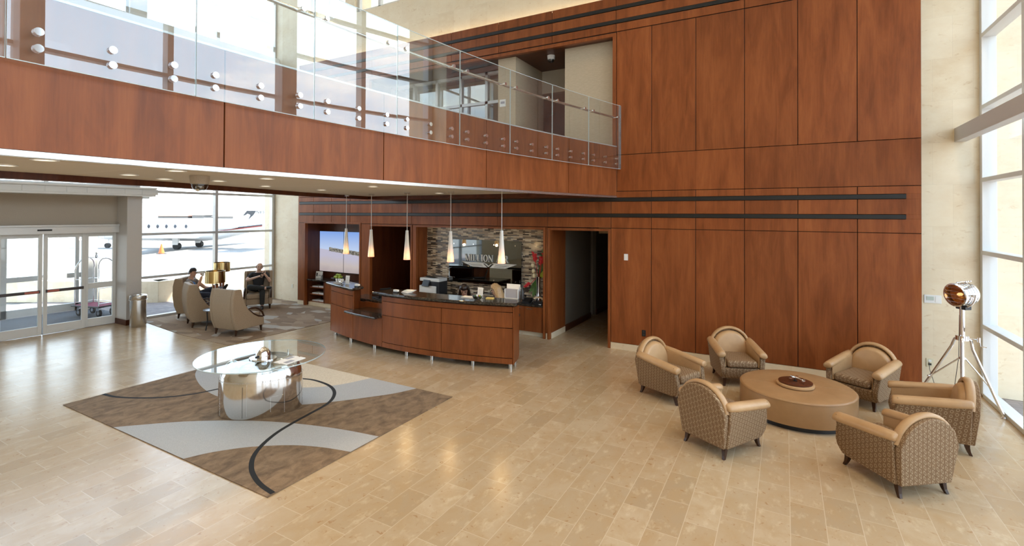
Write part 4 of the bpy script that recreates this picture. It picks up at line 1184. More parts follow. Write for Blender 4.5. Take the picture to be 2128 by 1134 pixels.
def club_chair(label):
    t = thing('club_armchair', label, 'armchair', group='tan leather club armchairs')
    # outer patterned shell
    side = [(-.36, .125), (.24, .125), (.30, .15), (.345, .21), (.36, .28), (.345, .37), (.325, .45), (.325, .56), (-.37, .60)]
    for s_ in (-1, 1):
        m = MB(); lo = [(x, y) for x, y in side]
        r0 = [(x, s_*(.255+.05*(z-.12)), z) for x, z in side]; r1 = [(x, s_*(.315+.055*(z-.12)/.45), z) for x, z in side]
        m.loft([r0, r1]); m.build('side_panel', RINGS, t, bevel=.016, seg=3, smooth=40)
    m = MB()
    lean = lambda x, z: x-.07*(z-.12)/.68
    out_ = ARCH(.29, .335, .125, .50, .315)
    m.loft([[(lean(-.40, z), y, z) for y, z in out_], [(lean(-.33, z), y, z) for y, z in out_]]); m.build('back_panel', RINGS, t, bevel=.012, seg=3, smooth=40)
    inn = ARCH(.25, .30, .30, .50, .285)
    m = MB(); m.loft([[(lean(-.345, z), y, z) for y, z in inn], [(lean(-.26, z), y*.97, z-.005) for y, z in inn], [(lean(-.215, z), y*.86, .30+(z-.30)*.93) for y, z in inn]])
    m.build('backrest', LEATHER, t, smooth=60, bevel=.02, seg=3)
    m = MB(); rim = [(y, z) for y, z in [(.318, .53)]+[(.312*cos(pi*i/20), .51+.295*sin(pi*i/20)) for i in range(1, 20)]+[(-.318, .53)]]
    rings = []
    for i, (y, z) in enumerate(rim):
        c = Vector((lean(-.345, z), y, z)); nrm = Vector((0, y, (z-.48)*1.05)).normalized()
        rings.append([c+Vector((.034+.046*cos(2*pi*k/10), 0, 0))+nrm*(.026*sin(2*pi*k/10)) for k in range(10)])
    m.loft(rings); m.build('back_rim', LEATHER, t, smooth=60)
    for s_ in (-1, 1):
        m = MB(); rings = []
        for i, u in enumerate((-.385, -.36, -.2, .0, .2, .30, .35, .362)):
            zc = .605-.085*(u+.38)/.74; k_ = {0: .55, 1: .9, 6: .92, 7: .70}.get(i, 1.0)
            rings.append([(u, s_*(.318+.068*k_*cos(a)), zc+.052*k_*sin(a)+(-.012*max(0, cos(a)))) for a in [2*pi*q/14 for q in range(14)]])
        m.loft(rings); m.build('arm', LEATHER, t, smooth=60)
        m = MB(); m.loft([[(-.28, s_*.262, .32), (.33, s_*.262, .32), (.33, s_*.262, .52), (-.28, s_*.262, .60)], [(-.28, s_*.232, .32), (.32, s_*.242, .32), (.32, s_*.262, .52), (-.28, s_*.242, .60)]])
        m.build('inner_arm', LEATHER, t, smooth=40, bevel=.008)
    m = MB(); m.prism([(.27, .125), (.31, .14), (.345, .22), (.345, .30), (.27, .31)], -.262, .262, 'y'); m.build('front_rail', RINGS, t, bevel=.015, seg=3, smooth=40)
    m = MB(); m.box(-.34, .30, -.30, .30, .13, .30); m.build('seat_base', RINGS, t)
    m = MB(); m.box(-.25, .355, -.232, .232, .31, .425); m.build('seat_cushion', RINGS, t, bevel=.04, seg=4, smooth=50)
    for sx, sy in ((1, 1), (1, -1), (-1, 1), (-1, -1)):
        m = MB(); x, y = (.26 if sx > 0 else -.33), sy*.255
        rings = []
        for z, o, w_ in ((.145, 0, .028), (.09, .004, .024), (.04, .018, .019), (0, .04, .016)):
            cx_ = x+sx*o*.9; c2 = y+sy*o*.35
            rings.append([(cx_+a*w_, c2+c*w_, z) for a, c in ((-1, -1), (1, -1), (1, 1), (-1, 1))])
        m.loft(rings); m.build('leg', LEGWOOD, t, bevel=.004)
    return t


A0 = Vector((.13, 7.33))
chairs = [
    (-1.40, 7.17, -.45, 'club armchair left of the ottoman, seen side-on below the black wall outlet'),
    (-.66, 8.32, -1.20, 'club armchair facing forward before the timber wall, behind the ottoman on its left'),
    (-.60, 5.98, 1.04, 'club armchair in front of the ottoman on the left, showing its full patterned back'),
    (.93, 8.25, -2.06, 'club armchair facing forward behind the ottoman on its right, before the last timber panel'),
    (1.42, 7.24, 3.06, 'club armchair right of the ottoman standing sideways below the tripod spotlight'),
    (.90, 6.02, 2.23, 'nearest club armchair of all, patterned back to the viewer, right of the ottoman front'),
]
c0 = club_chair(chairs[0][3]); c0.location = (*chairs[0][:2], 0); c0.rotation_euler = (0, 0, chairs[0][2]); c0.scale = (.92, .92, .92)
for x, y, r, lab in chairs[1:]: dup(c0, (x, y, 0), r, lab)
t = thing('ottoman_table', 'round caramel leather ottoman table amid the six club armchairs', 'ottoman', (.13, 7.33, 0))
m = MB(); m.lathe([(.60, 0), (.60, .06)], n=56); m.build('plinth', BLACK, t, smooth=40)
m = MB(); m.lathe([(.63, .06), (.655, .065), (.66, .09), (.66, .335), (.655, .355), (.635, .365), (.40, .368), (.01, .37)], n=64); m.build('upholstery', LEATHER2, t, smooth=50)
m = MB(); m.tube([(.659*cos(a), .659*sin(a), .345) for a in [2*pi*i/64 for i in range(64)]], .004, 6, True); m.tube([(.63*cos(i*2.09+.2), .63*sin(i*2.09+.2), .367) for i in range(1)]+[(0.02, 0, .371)], .003, 6)
m.tube([(.63*cos(3.3), .63*sin(3.3), .367), (-.02, 0, .371)], .003, 6); m.build('seams', LEATHER2, t, smooth=60)
DISCWOOD = wood('disc_wood', (.06, .018, .008), (.085, .027, .012), (.12, .04, .018), .2)
t = thing('round_tray', 'dark wooden disc on a leather base in the middle of the ottoman', 'tray', (.12, 7.29, .3715))
m = MB(); m.lathe([(.20, 0), (.215, .008), (.215, .03), (.20, .038)], n=40); m.build('leather_base', LEATHER, t, smooth=40)
m = MB(); m.lathe([(.185, .038), (.195, .042), (.195, .052), (.185, .056)], n=40); m.build('wood_disc', DISCWOOD, t, smooth=40)
t = thing('aeroplane_model', 'small silver desk ornament shaped like an aeroplane on the dark wooden disc', 'ornament', (.115, 7.29, .4285), -.5)
m = MB(); m.lathe([(.022, 0), (.022, .006), (.008, .012), (.006, .03)], n=14); m.build('stand', BLACK, t, smooth=40)
m = MB(); m.tube([(-.06, 0, .052), (-.03, 0, .05), (.03, 0, .045), (.10, 0, .03), (.125, 0, .024)], [.005, .014, .014, .007, .003], 10); m.build('fuselage', CHROME, t, smooth=60)
m = MB(); m.obox((-.01, 0, .045), (.035, .17, .004)); m.obox((.11, 0, .026), (.02, .06, .003)); m.obox((.113, 0, .04), (.02, .003, .03)); m.build('wings', CHROME, t)

# ---------------------------------------------------------------- tripod searchlight
t = thing('tripod_spotlight', 'polished chrome searchlight on a tall tripod by the right window', 'floor lamp', (2.035, 8.5, 0))
hub = Vector((0, 0, .96))
feet = [Vector((.39, -.05, .012)), Vector((-.40, .38, .012)), Vector((-.12, -.48, .012))]
for f_ in feet:
    d = Vector((f_.x, f_.y, 0)).normalized(); a = hub+d*.05
    m = MB(); m.tube([a, a+d*.035+Vector((0, 0, -.03)), a+(f_-a)*.15, f_], .017, 10)
    lg = m.build('leg', CHROME, t, smooth=60)
    m = MB(); m.lathe([(.035, -.011), (.035, -.005), (.015, .012)], f_, n=14); m.build('foot', CHROME, lg, smooth=40)
    p = a+(f_-a)*.64; m = MB(); m.tube([Vector((0, 0, .69))+d*.03, p], .010, 8); m.cyl(p-Vector((-d.y, d.x, 0))*.02, p+Vector((-d.y, d.x, 0))*.045, .008, n=8); m.ball(p+Vector((-d.y, d.x, 0))*.05, .014, 8, 6); m.build('brace', CHROME, t, smooth=60)
m = MB(); m.cyl((0, 0, .25), (0, 0, .98), .022, n=16); m.cyl((0, 0, .98), (0, 0, 1.37), .028, n=16); m.build('column', CHROME, t, smooth=40)
m = MB(); m.cyl((0, 0, .93), (0, 0, .99), .07, n=20); m.build('hub', CHROME, t, smooth=40)
m = MB(); m.cyl((0, 0, .68), (0, 0, .71), .035, n=16); m.build('collar', CHROME, t, smooth=40)
m = MB(); m.tube([(.05, -.02, .96), (.15, -.05, .96), (.16, -.05, .93), (.165, -.05, .88), (.22, -.07, .875)], .007, 8); m.cyl((.15, -.05, .93), (.15, -.05, .99), .016, n=10); m.build('crank', CHROME, t, smooth=60)
# head: drum axis towards the room, glass to the left
ax = Vector((-.80, -.55, -.08)).normalized(); zc = Vector((0, 0, 1.53)); sd = Vector((0, 0, 1)).cross(ax).normalized(); u2 = ax.cross(sd)
Mh = Matrix((sd, u2, ax)).transposed().to_4x4(); Mh.translation = zc; Mh = Mh @ Matrix.Scale(.77, 4)
m = MB(); m.T = Mh; m.lathe([(.02, -.20), (.12, -.19), (.17, -.15), (.185, -.10), (.185, .10), (.20, .105), (.20, .14), (.178, .145), (.172, .12), (.172, .02)], n=36, caps=False); hd = m.build('lamp_drum', CHROME, t, smooth=50)
m = MB(); m.T = Mh
for z in (-.10, -.05, .0, .05): m.lathe([(.186, z), (.19, z+.006), (.186, z+.012)], n=36, caps=False)
m.build('ribs', CHROME, hd, smooth=60)
m = MB(); m.T = Mh; m.lathe([(.172, .04), (.10, -.02), (.02, -.05)], n=30, caps=False); m.build('reflector', BRASS, hd, smooth=60)
m = MB(); m.T = Mh; m.ball((0, 0, .04), (.03, .03, .05), 12, 8); m.build('bulb', LAMPWARM, hd, smooth=60)
m = MB(); m.T = Mh; m.add([(.175*cos(2*pi*i/36), .175*sin(2*pi*i/36), .125) for i in range(36)], [tuple(range(36))]); m.build('lens', thin_glass('amber_lens', (.75, .45, .22)), hd)
m = MB(); m.T = Mh
for i in range(5): m.cyl((-.17, -.12+.06*i, .132), (.17, -.12+.06*i, .132), .003, n=6)
m.build('guard_wires', CHROME, hd)
m = MB(); m.tube([zc+sd*(.168*cos(a))+Vector((0, 0, .168*sin(a))) for a in [pi+pi*i/20 for i in range(21)]], .012, 8)
for s_ in (-1, 1): m.cyl(zc+sd*s_*.138, zc+sd*s_*.19, .018, n=12)
m.build('yoke', CHROME, t, smooth=60)
m = MB(); m.obox(zc+Vector((0, 0, -.175))-ax*.02, (.13, .09, .05), rz=math.atan2(sd.y, sd.x)); m.build('ballast_box', BLACK, t, bevel=.005)
m = MB()
for k in range(4): m.ball(zc+Vector((0, 0, .158))-ax*(.02+.034*k)*(1 if k else -3.5), .011, 8, 6)
m.tube([zc+ax*.085+Vector((0, 0, .155)), zc+Vector((0, 0, .165)), zc-ax*.09+Vector((0, 0, .155))], .005, 6); m.build('vent_knobs', CHROME, t, smooth=60)
m = MB(); m.tube([(-.02, .03, 1.25), (-.028, .03, .70), (-.06, .10, .25), (-.14, .5, .02), (-.17, .82, .30), (-.165, .868, .39)], .0035, 6); m.build('power_cord', BLACK, t, smooth=60)

# ---------------------------------------------------------------- lounge by the window
def wing_chair(label):
    t = thing('lounge_chair', label, 'armchair', group='taupe high-back lounge chairs')
    prof = [(-.30, .12), (-.37, .30), (-.405, .55), (-.40, .78), (-.36, .96), (-.20, .955), (-.165, .80), (-.11, .64), (-.02, .50), (.10, .385), (.22, .315), (.36, .29), (.37, .12)]
    for s_ in (-1, 1):
        m = MB(); m.prism(prof, s_*.27, s_*.345, 'y'); m.build('side_panel', LOUNGE, t, bevel=.018, seg=3, smooth=40)
        lp = [(-.03, .515), (.05, .525), (.15, .515), (.25, .475), (.33, .40), (.375, .30), (.31, .305), (.21, .335), (.10, .40), (.02, .47)]
        m = MB(); m.tube([(x, s_*.318, z) for x, z in lp], .022, 8, True); m.build('arm_loop', LEGWOOD, t, smooth=60)
    bp_ = [(-.30, .12), (-.37, .30), (-.405, .55), (-.40, .78), (-.36, .96), (-.27, .955), (-.29, .78), (-.27, .5), (-.20, .3), (-.2, .12)]
    m = MB(); m.prism(bp_, -.272, .272, 'y'); m.build('backrest', LOUNGE, t, bevel=.015, seg=3, smooth=40)
    m = MB(); m.box(-.26, .33, -.27, .27, .12, .27); m.build('seat_base', LOUNGE, t, bevel=.012)
    m = MB(); m.box(-.24, .35, -.262, .262, .27, .40); m.build('seat_cushion', LOUNGE, t, bevel=.035, seg=3, smooth=50)
    for x, y in ((.32, .29), (.32, -.29), (-.27, .29), (-.27, -.29)):
        m = MB(); m.cyl((x, y, .125), (x+(.012 if x > 0 else -.02), y, 0), .032, .016, 8); m.build('leg', LEGWOOD, t)
    return t


LZ = .0085
lc = wing_chair('taupe lounge chair nearest the viewer on the lounge carpet, its back turned to the room')
lc.location = (-10.24, 6.33, LZ); lc.rotation_euler = (0, 0, 1.70)
dup(lc, (-11.66, 6.42, LZ), 1.24, 'taupe lounge chair left of the low round table, seen from the side')
dup(lc, (-12.74, 6.83, LZ), .66, 'taupe lounge chair by the portal post, occupied by the man in the grey t-shirt')
dup(lc, (-12.50, 8.28, LZ), -.62, 'taupe lounge chair by the far end of the window, occupied by the man in black')


def round_table(label, x, y, h, r):
    t = thing('side_table', label, 'side table', (x, y, LZ))
    m = MB(); m.lathe([(r-.02, h-.025), (r, h-.02), (r, h-.004), (r-.01, h)], n=32); m.build('table_top', COUNTERBLUE, t, smooth=40)
    for k in range(3):
        a = .5+k*2*pi/3; m = MB(); m.tube([(r*.75*cos(a), r*.75*sin(a), h-.02), (r*.7*cos(a), r*.7*sin(a), h*.5), (r*.85*cos(a), r*.85*sin(a), 0)], .014, 8); m.build('leg', BLACK, t, smooth=60)
    return t


round_table('low round side table between the two lounge chairs with their backs turned', -10.95, 6.25, .44, .23)
round_table('round side table by the window beside the seated man in black', -12.78, 7.52, .53, .30)


def drum_lamp(label, x, y, z, zs0, zs1):
    t = thing('table_lamp', label, 'table lamp', (x, y, z), group='brass drum lamps')
    h = zs0-z
    m = MB(); m.box(-.09, .09, -.06, .06, 0, .02); m.box(-.07, -.045, -.03, .03, .02, h-.03); m.box(.045, .07, -.03, .03, .02, h-.03); m.box(-.07, .07, -.03, .03, h-.05, h-.03); m.cyl((0, 0, h-.03), (0, 0, h+.12), .008, n=8)
    m.build('base', CHROME, t, bevel=.003)
    m = MB(); m.lathe([(.193, h), (.193, h+zs1-zs0), (.188, h+zs1-zs0), (.188, h)], n=40, caps=False); m.build('lamp_shade', BRASS, t, smooth=40)
    m = MB(); m.ball((0, 0, h+.13), .035, 10, 8); m.build('bulb', LAMPWARM, t, smooth=60)


drum_lamp('brass drum table lamp on the low round table, nearer of the two', -10.98, 6.26, .4495, 1.02, 1.28)
drum_lamp('brass drum table lamp by the window, half hidden behind the nearer lamp', -12.86, 7.50, .5395, 1.03, 1.27)
m = MB(); m.lathe([(.028, 0), (.038, .09), (.036, .09), (.027, .004)], (-12.62, 7.44, .5395), n=16, caps=False)
tag(m.build('paper_cup', PAPERGREY, smooth=50), 'grey paper cup on the round table by the window', 'cup')
t = thing('waste_bin', 'round brushed steel waste bin standing against the portal post', 'bin', (-12.72, 5.55, 0))
m = MB(); m.lathe([(.15, 0), (.155, .01), (.155, .60), (.15, .605)], n=36); m.build('body', STEEL, t, smooth=40)
m = MB(); m.lathe([(.162, .595), (.165, .60), (.165, .69), (.15, .705), (.10, .705), (.095, .66)], n=36, caps=False); m.lathe([(.168, .60), (.172, .605), (.168, .61)], n=36, caps=False); m.build('lid', STEEL, t, smooth=40)

# luggage trolley in the vestibule
t = thing('luggage_trolley', 'chrome birdcage luggage trolley with maroon deck behind the sliding doors', 'trolley', (-14.92, 5.60, .013), .27); t.scale = (.76, .80, .9)
m = MB(); m.box(-.55, .55, -.30, .30, .26, .30); m.build('deck', MAROON, t, bevel=.02); m = MB(); m.tube([(-.57, -.31, .28), (.57, -.31, .28), (.57, .31, .28), (-.57, .31, .28)], .022, 8, True); m.build('bumper', BLACK, t)
for s_ in (-1, 1):
    m = MB(); m.tube([(s_*.50, -.27, .30), (s_*.50, -.27, 1.25)]+[(s_*(.50-.12*sin(pi*i/12)), -.27*cos(pi*i/12), 1.25+.33*sin(pi*i/12)) for i in range(1, 12)]+[(s_*.50, .27, 1.25), (s_*.50, .27, .30)], .019, 8); m.build('hoop', CHROME, t, smooth=60)
m = MB(); m.tube([(-.38, 0, 1.58), (.38, 0, 1.58)], .017, 8)
for z in (.36, .78, .98):
    m.tube([(-.5, .27, z), (.5, .27, z)], .009, 8)
    for s_ in (-1, 1): m.tube([(s_*.5, -.27, z), (s_*.5, .27, z)], .009, 8)
m.ball((0, 0, 1.62), .05, 12, 8); m.ball((0, 0, 1.70), .035, 12, 8); m.build('rails', CHROME, t, smooth=60)
for x, y in ((-.42, -.2), (.42, -.2), (-.42, .2), (.42, .2)):
    m = MB(); m.cyl((x, y-.025, .10), (x, y+.025, .10), .10, n=18); m.build('wheel', RUBBER, t, smooth=40)
    m = MB(); m.cyl((x, y-.03, .10), (x, y+.03, .10), .05, n=14); m.box(x-.04, x+.04, y-.035, y+.035, .16, .26); m.build('caster', CHROME, t)

# ---------------------------------------------------------------- wall fixtures
def plate(name, label, cat, c, size, mat, extra=None):
    t = thing(name, label, cat, c); w_, h = size
    m = MB(); m.box(-w_/2, w_/2, -.008, 0, -h/2, h/2); m.build('plate', mat, t, bevel=.002)
    for (x, z, a, b_, mt, nm) in extra or ():
        m = MB(); m.box(x-a/2, x+a/2, -.012, -.007, z-b_/2, z+b_/2); m.build(nm, mt, t)


plate('light_switch', 'small white switch plate on the timber wall right of the corridor', 'switch', (-2.617, YW-.0005, 1.755), (.075, .12), WHITE, [(0, .02, .05, .03, PAPER, 'rocker'), (0, -.02, .05, .03, PAPER, 'rocker')])
plate('power_outlet', 'dark outlet plate low on the timber wall behind the left club armchair', 'outlet', (-2.28, YW-.0005, .363), (.07, .115), BLACK, [(0, .025, .035, .03, CHARCOAL, 'socket'), (0, -.025, .035, .03, CHARCOAL, 'socket')])
plate('power_outlet', 'cream outlet plate low on the right stone wall beside the tripod spotlight', 'outlet', (1.88, YS-.0005, .385), (.085, .12), P('ivory_plastic', (.72, .66, .48), .4), [(0, .025, .035, .03, WHITE, 'socket'), (0, -.025, .035, .03, BLACK, 'plug')])
plate('thermostat', 'white thermostat with grey display on the right stone wall', 'thermostat', (1.915, YS-.0005, 1.325), (.20, .12), WHITE, [(-.03, .01, .085, .055, P('lcd_grey', (.50, .56, .50), .3), 'display'), (.055, .0, .05, .08, PAPER, 'keypad')])
plate('power_outlet', 'cream outlet plate on the left stone wall by the window lounge', 'outlet', (-12.55, YS-.0005, .44), (.08, .12), MATS['ivory_plastic'], [(0, .025, .035, .03, WHITE, 'socket'), (0, -.025, .035, .03, WHITE, 'socket')])
plate('wall_notice', 'small white notice on the beige pier in the upper opening', 'sign', (-5.42, YW+.1595, 5.0), (.15, .16), WHITE, [(0, .01, .10, .05, PAPERGREY, 'printing')])
t = thing('exit_sign', 'pale box sign hanging in the dark corridor beside the desk', 'sign', (-3.70, 11.2, 2.2)); m = MB(); m.box(-.16, .16, -.03, .03, -.09, .075); m.build('housing', BEIGEPL, t, bevel=.004); m = MB(); m.box(-.02, .02, -.02, .02, .075, .12); m.build('mount', WHITE, t)
plate('light_switch', 'grey switch plate on the corridor wall beside the doorway', 'switch', (-4.1, 13.179, 1.2), (.08, .12), PAPERGREY)
# ---------------------------------------------------------------- people
def skin(name, nodes, edges, roots, mat, parent=None, sub=2):
    keys = list(nodes); ix = {k: i for i, k in enumerate(keys)}
    me = bpy.data.meshes.new(name); me.from_pydata([nodes[k][:3] for k in keys], [(ix[a], ix[b_]) for a, b_ in edges], [])
    me.materials.append(mat)
    o = bpy.data.objects.new(name, me); COL.objects.link(o)
    if parent is not None: o.parent = parent
    md = o.modifiers.new('skin', 'SKIN'); md.use_smooth_shade = True; md.branch_smoothing = .4
    if not me.skin_vertices: raise RuntimeError('no skin layer')
    for k, sv in zip(keys, me.skin_vertices[0].data):
        r_ = nodes[k][3]; sv.radius = r_ if isinstance(r_, tuple) else (r_, r_); sv.use_root = k in roots
    sb = o.modifiers.new('subdivision', 'SUBSURF'); sb.levels = sub; sb.render_levels = sub
    return o


def cap(m, hd, Mh_, rx, ry, top, front, back):
    """hair over the skull: hairline high on the forehead, low at the nape"""
    n_, r_ = 28, 9; rings = []; rd = random.Random(5)
    for j in range(r_+1):
        ph = pi/2*(1-j/r_); rg = []
        for i in range(n_):
            a = 2*pi*i/n_; u = min(max((cos(a)+.15)/.7, 0), 1); u = u*u*(3-2*u)
            low = back+(front-back)*u; k_ = max(cos(ph), .03)**.8; q = 1+rd.uniform(-.035, .035)
            rg.append(hd+Mh_ @ Vector(((rx*cos(a)-.014)*k_*q, ry*sin(a)*k_*q, low+(top-low)*sin(ph)*q)))
        rings.append(rg)
    m.loft(rings)


def person(label, loc, rz, J_, mats, head_tilt=(0, 0), hair=None, shoes=True, bald=False):
    """J_: joints in a seated frame facing +X; head centre, wrists and finger directions included"""
    t = thing('person', label, 'person', loc, rz)
    N = {}; Eg = []; roots = {'pelvis'}
    def nd(k, p, r_): N[k] = (*p, r_)
    def ed(*ks): Eg.extend(zip(ks, ks[1:]))
    pel, che, nek, hd = (Vector(J_[k]) for k in ('pelvis', 'chest', 'neck', 'head'))
    fwd = Vector(J_.get('face', (1, 0, 0))).normalized(); upv = (hd-nek).normalized(); sid = upv.cross(fwd).normalized(); upv = fwd.cross(sid).normalized()
    nd('pelvis', pel, (.105, .09)); nd('waist', pel.lerp(che, .5), (.10, .08)); nd('chest', che, (.125, .095)); nd('neckbase', nek, .062); nd('neck', nek+(hd-nek)*.45, .054)
    nd('jaw', hd-upv*.045+fwd*.022, (.064, .066)); nd('skull', hd+upv*.035-fwd*.012, (.082, .086)); nd('crown', hd+upv*.088-fwd*.012, (.062, .066)); nd('vertex', hd+upv*.118-fwd*.012, (.028, .03))
    ed('pelvis', 'waist', 'chest', 'neckbase', 'neck', 'jaw', 'skull', 'crown', 'vertex')
    for s_ in 'LR':
        nd('hip'+s_, J_['hip'+s_], .074); nd('knee'+s_, J_['knee'+s_], .062); nd('ankle'+s_, J_['ankle'+s_], .042); nd('toe'+s_, J_['toe'+s_], .034)
        ed('pelvis', 'hip'+s_, 'knee'+s_, 'ankle'+s_, 'toe'+s_)
        nd('sho'+s_, J_['sho'+s_], .050); nd('elb'+s_, J_['elb'+s_], .042); nd('wri'+s_, J_['wri'+s_], .028)
        w0 = Vector(J_['wri'+s_]); e0 = Vector(J_['elb'+s_]); d = Vector(J_.get('hand'+s_, w0-e0)).normalized()
        pn = Vector(J_.get('palm'+s_, (0, 0, -1))); pn = (pn-d*pn.dot(d)).normalized(); ac = d.cross(pn)
        nd('palm'+s_, w0+d*.06, (.036, .018)); ed('chest', 'sho'+s_, 'elb'+s_, 'wri'+s_, 'palm'+s_)
        for k, (o_, L_) in enumerate(((-.027, .062), (-.009, .074), (.010, .069), (.028, .052))):
            b0 = w0+d*.075+ac*o_; r_ = .0085
            nd('f%d%sa' % (k, s_), b0, r_); nd('f%d%sb' % (k, s_), b0+d*L_*.5+pn*.006, r_); nd('f%d%sc' % (k, s_), b0+d*L_*.85+pn*.026, .0075)
            ed('f%d%sa' % (k, s_), 'f%d%sb' % (k, s_), 'f%d%sc' % (k, s_)); roots.add('f%d%sa' % (k, s_))
        sg = -1 if s_ == 'L' else 1
        b0 = w0+d*.035-ac*.022; nd('t%sa' % s_, b0, .011); nd('t%sb' % s_, b0+d*.03-ac*.028+pn*.008, .0095); nd('t%sc' % s_, b0+d*.055-ac*.034+pn*.016, .008); ed('t%sa' % s_, 't%sb' % s_, 't%sc' % s_); roots.add('t%sa' % s_)
    nd('nose0', hd+fwd*.075+upv*.022, .012); nd('nose1', hd+fwd*.098-upv*.008, .0135); ed('nose0', 'nose1'); roots.add('nose0')
    for s_, g_ in (('L', 1), ('R', -1)):
        nd('ear%sa' % s_, hd+sid*g_*.082+upv*.022-fwd*.01, (.010, .02)); nd('ear%sb' % s_, hd+sid*g_*.089-upv*.02-fwd*.012, (.008, .014)); ed('ear%sa' % s_, 'ear%sb' % s_); roots.add('ear%sa' % s_)
    skin('body', N, Eg, roots, mats['skin'], t)
    m = MB()
    for g_ in (-1, 1): m.ball(hd+fwd*.078+upv*.022+sid*g_*.031, (.011, .011, .008), 8, 6)
    m.build('eyes', EYE, t, smooth=60)
    m = MB(); m.tube([hd+fwd*.083-upv*.045+sid*.022, hd+fwd*.091-upv*.043, hd+fwd*.083-upv*.045-sid*.022], [.003, .007, .003], 6); m.build('mouth', LIPS, t, smooth=60)
    m = MB()
    for g_ in (-1, 1): m.tube([hd+fwd*.082+upv*.040+sid*g_*.045, hd+fwd*.09+upv*.046+sid*g_*.03, hd+fwd*.091+upv*.042+sid*g_*.015], .004, 6)
    m.build('eyebrows', mats['hair'], t, smooth=60)
    grow = lambda keys, g_: {k: (*N[k][:3], tuple(r_+g_ for r_ in (N[k][3] if isinstance(N[k][3], tuple) else (N[k][3],)*2))) for k in keys}
    up_ = ['pelvis', 'waist', 'chest', 'neckbase']; se = [('pelvis', 'waist'), ('waist', 'chest'), ('chest', 'neckbase')]
    sh_ = grow(up_, .040); sh_['pelvis'] = (*pel.lerp(che, -.14), (.140, .130)); sh_['neckbase'] = (*(nek-(nek-che)*.22), (.085, .07))
    for s_ in 'LR':
        q = Vector(N['sho'+s_][:3]).lerp(Vector(N['elb'+s_][:3]), mats.get('sleeve', .75))
        sh_['sho'+s_] = (*N['sho'+s_][:3], .066); sh_['slv'+s_] = (*q, .054); se += [('chest', 'sho'+s_), ('sho'+s_, 'slv'+s_)]
        if mats.get('long'):
            sh_['elb'+s_] = (*N['elb'+s_][:3], .055); sh_['cuf'+s_] = (*Vector(N['elb'+s_][:3]).lerp(Vector(N['wri'+s_][:3]), .9), .038); se += [('slv'+s_, 'elb'+s_), ('elb'+s_, 'cuf'+s_)]
    skin('shirt', sh_, se, {'pelvis'}, mats['shirt'], t)
    tr = grow(['pelvis']+[k+s_ for s_ in 'LR' for k in ('hip', 'knee', 'ankle')], .014); tr['pelvis'] = (*pel, (.142, .128)); tr['belt'] = (*pel.lerp(che, .20), (.132, .12)); tr.update({'hip'+s_: (*N['hip'+s_][:3], .096) for s_ in 'LR'}); te = [('pelvis', 'belt')]
    for s_ in 'LR': te += [('pelvis', 'hip'+s_), ('hip'+s_, 'knee'+s_), ('knee'+s_, 'ankle'+s_)]
    skin('trousers', tr, te, {'pelvis'}, mats['legs'], t)
    for s_ in 'LR':
        a, c = Vector(N['ankle'+s_][:3]), Vector(N['toe'+s_][:3]); d = (c-a)
        skin('shoe', {'a': (*(a-d*.12), .046), 'b': (*(a+d*.5), (.044, .046)), 'c': (*(c+d*.05), (.042, .036)), 'd': (*(c+d*.35), (.034, .026))}, [('a', 'b'), ('b', 'c'), ('c', 'd')], {'a'}, SHOE, t, 1)
    Mh_ = Matrix((fwd, sid, upv)).transposed()
    if hair == 'short':
        m = MB(); cap(m, hd, Mh_, .090, .083, .142, .062, -.035); m.build('hair', mats['hair'], t, smooth=70)
    elif hair == 'fringe':
        m = MB(); rings = []
        for z, rr in ((.055, .078), (.03, .083), (-.005, .083), (-.035, .076)):
            rings.append([hd+Mh_ @ Vector((rr*1.03*cos(a)-.014, rr*sin(a), z)) for a in [radians(75)+radians(210)*i/16 for i in range(17)]])
        m.loft(rings, caps=False, closed=False); h_ = m.build('hair', mats['hair'], t, smooth=70); sd_ = h_.modifiers.new('solid', 'SOLIDIFY'); sd_.thickness = .012
    elif hair == 'long':
        m = MB(); cap(m, hd, Mh_, .100, .094, .145, .070, -.06)
        fall = Vector(mats.get('fall', (0, 0, -1))); fl = Vector((fwd.x, fwd.y, 0)).normalized(); sl = Vector((-fl.y, fl.x, 0)); rings = []
        for j, (z, rx, ry) in enumerate(((.105, .05, .055), (.07, .088, .092), (.02, .10, .108), (-.04, .105, .120), (-.10, .10, .132), (-.17, .09, .142), (-.25, .075, .148), (-.32, .05, .135), (-.37, .02, .11))):
            c = hd+Vector((0, 0, z if z > 0 else 0))+fall*max(-z, 0)-fl*(.022+.012*max(0, j-2)); rg = []
            for i in range(28):
                a = 2*pi*i/28; x = rx*cos(a)
                if j >= 2: x = min(x, .045-.05*abs(cos(a))**3)
                rr = 1+.035*sin(7*a+j*.6)
                rg.append(c+fl*(x*rr)+sl*(ry*sin(a)*rr))
            rings.append(rg)
        m.loft(rings); m.build('hair', mats['hair'], t, smooth=70)
    return t, hd, Mh_


jb = dict(pelvis=(-.12, 0, .50), chest=(-.20, 0, .80), neck=(-.20, .0, .945), head=(-.165, .02, 1.06), face=(1, .10, -.10),
          hipR=(-.07, -.09, .485), kneeR=(.32, -.22, .60), ankleR=(.36, .19, .545), toeR=(.39, .30, .565), hipL=(-.07, .09, .485), kneeL=(.40, .11, .475), ankleL=(.43, .11, .09), toeL=(.54, .11, .045),
          shoR=(-.18, -.165, .885), elbR=(.00, -.29, .73), wriR=(.06, .0, .83), handR=(.15, .9, .35), shoL=(-.18, .165, .885), elbL=(.02, .29, .68), wriL=(.09, .17, .88), handL=(-.1, -.5, .75), palmR=(-1, 0, 0), palmL=(-1, 0, 0))
person('man in black shirt and trousers sitting cross-legged in the far lounge chair', (-12.50, 8.28, LZ), -.62, jb, dict(skin=SKIN2, hair=HAIRGREY, shirt=SHIRTBLACK, legs=TROUSER, sleeve=.7), hair='fringe')
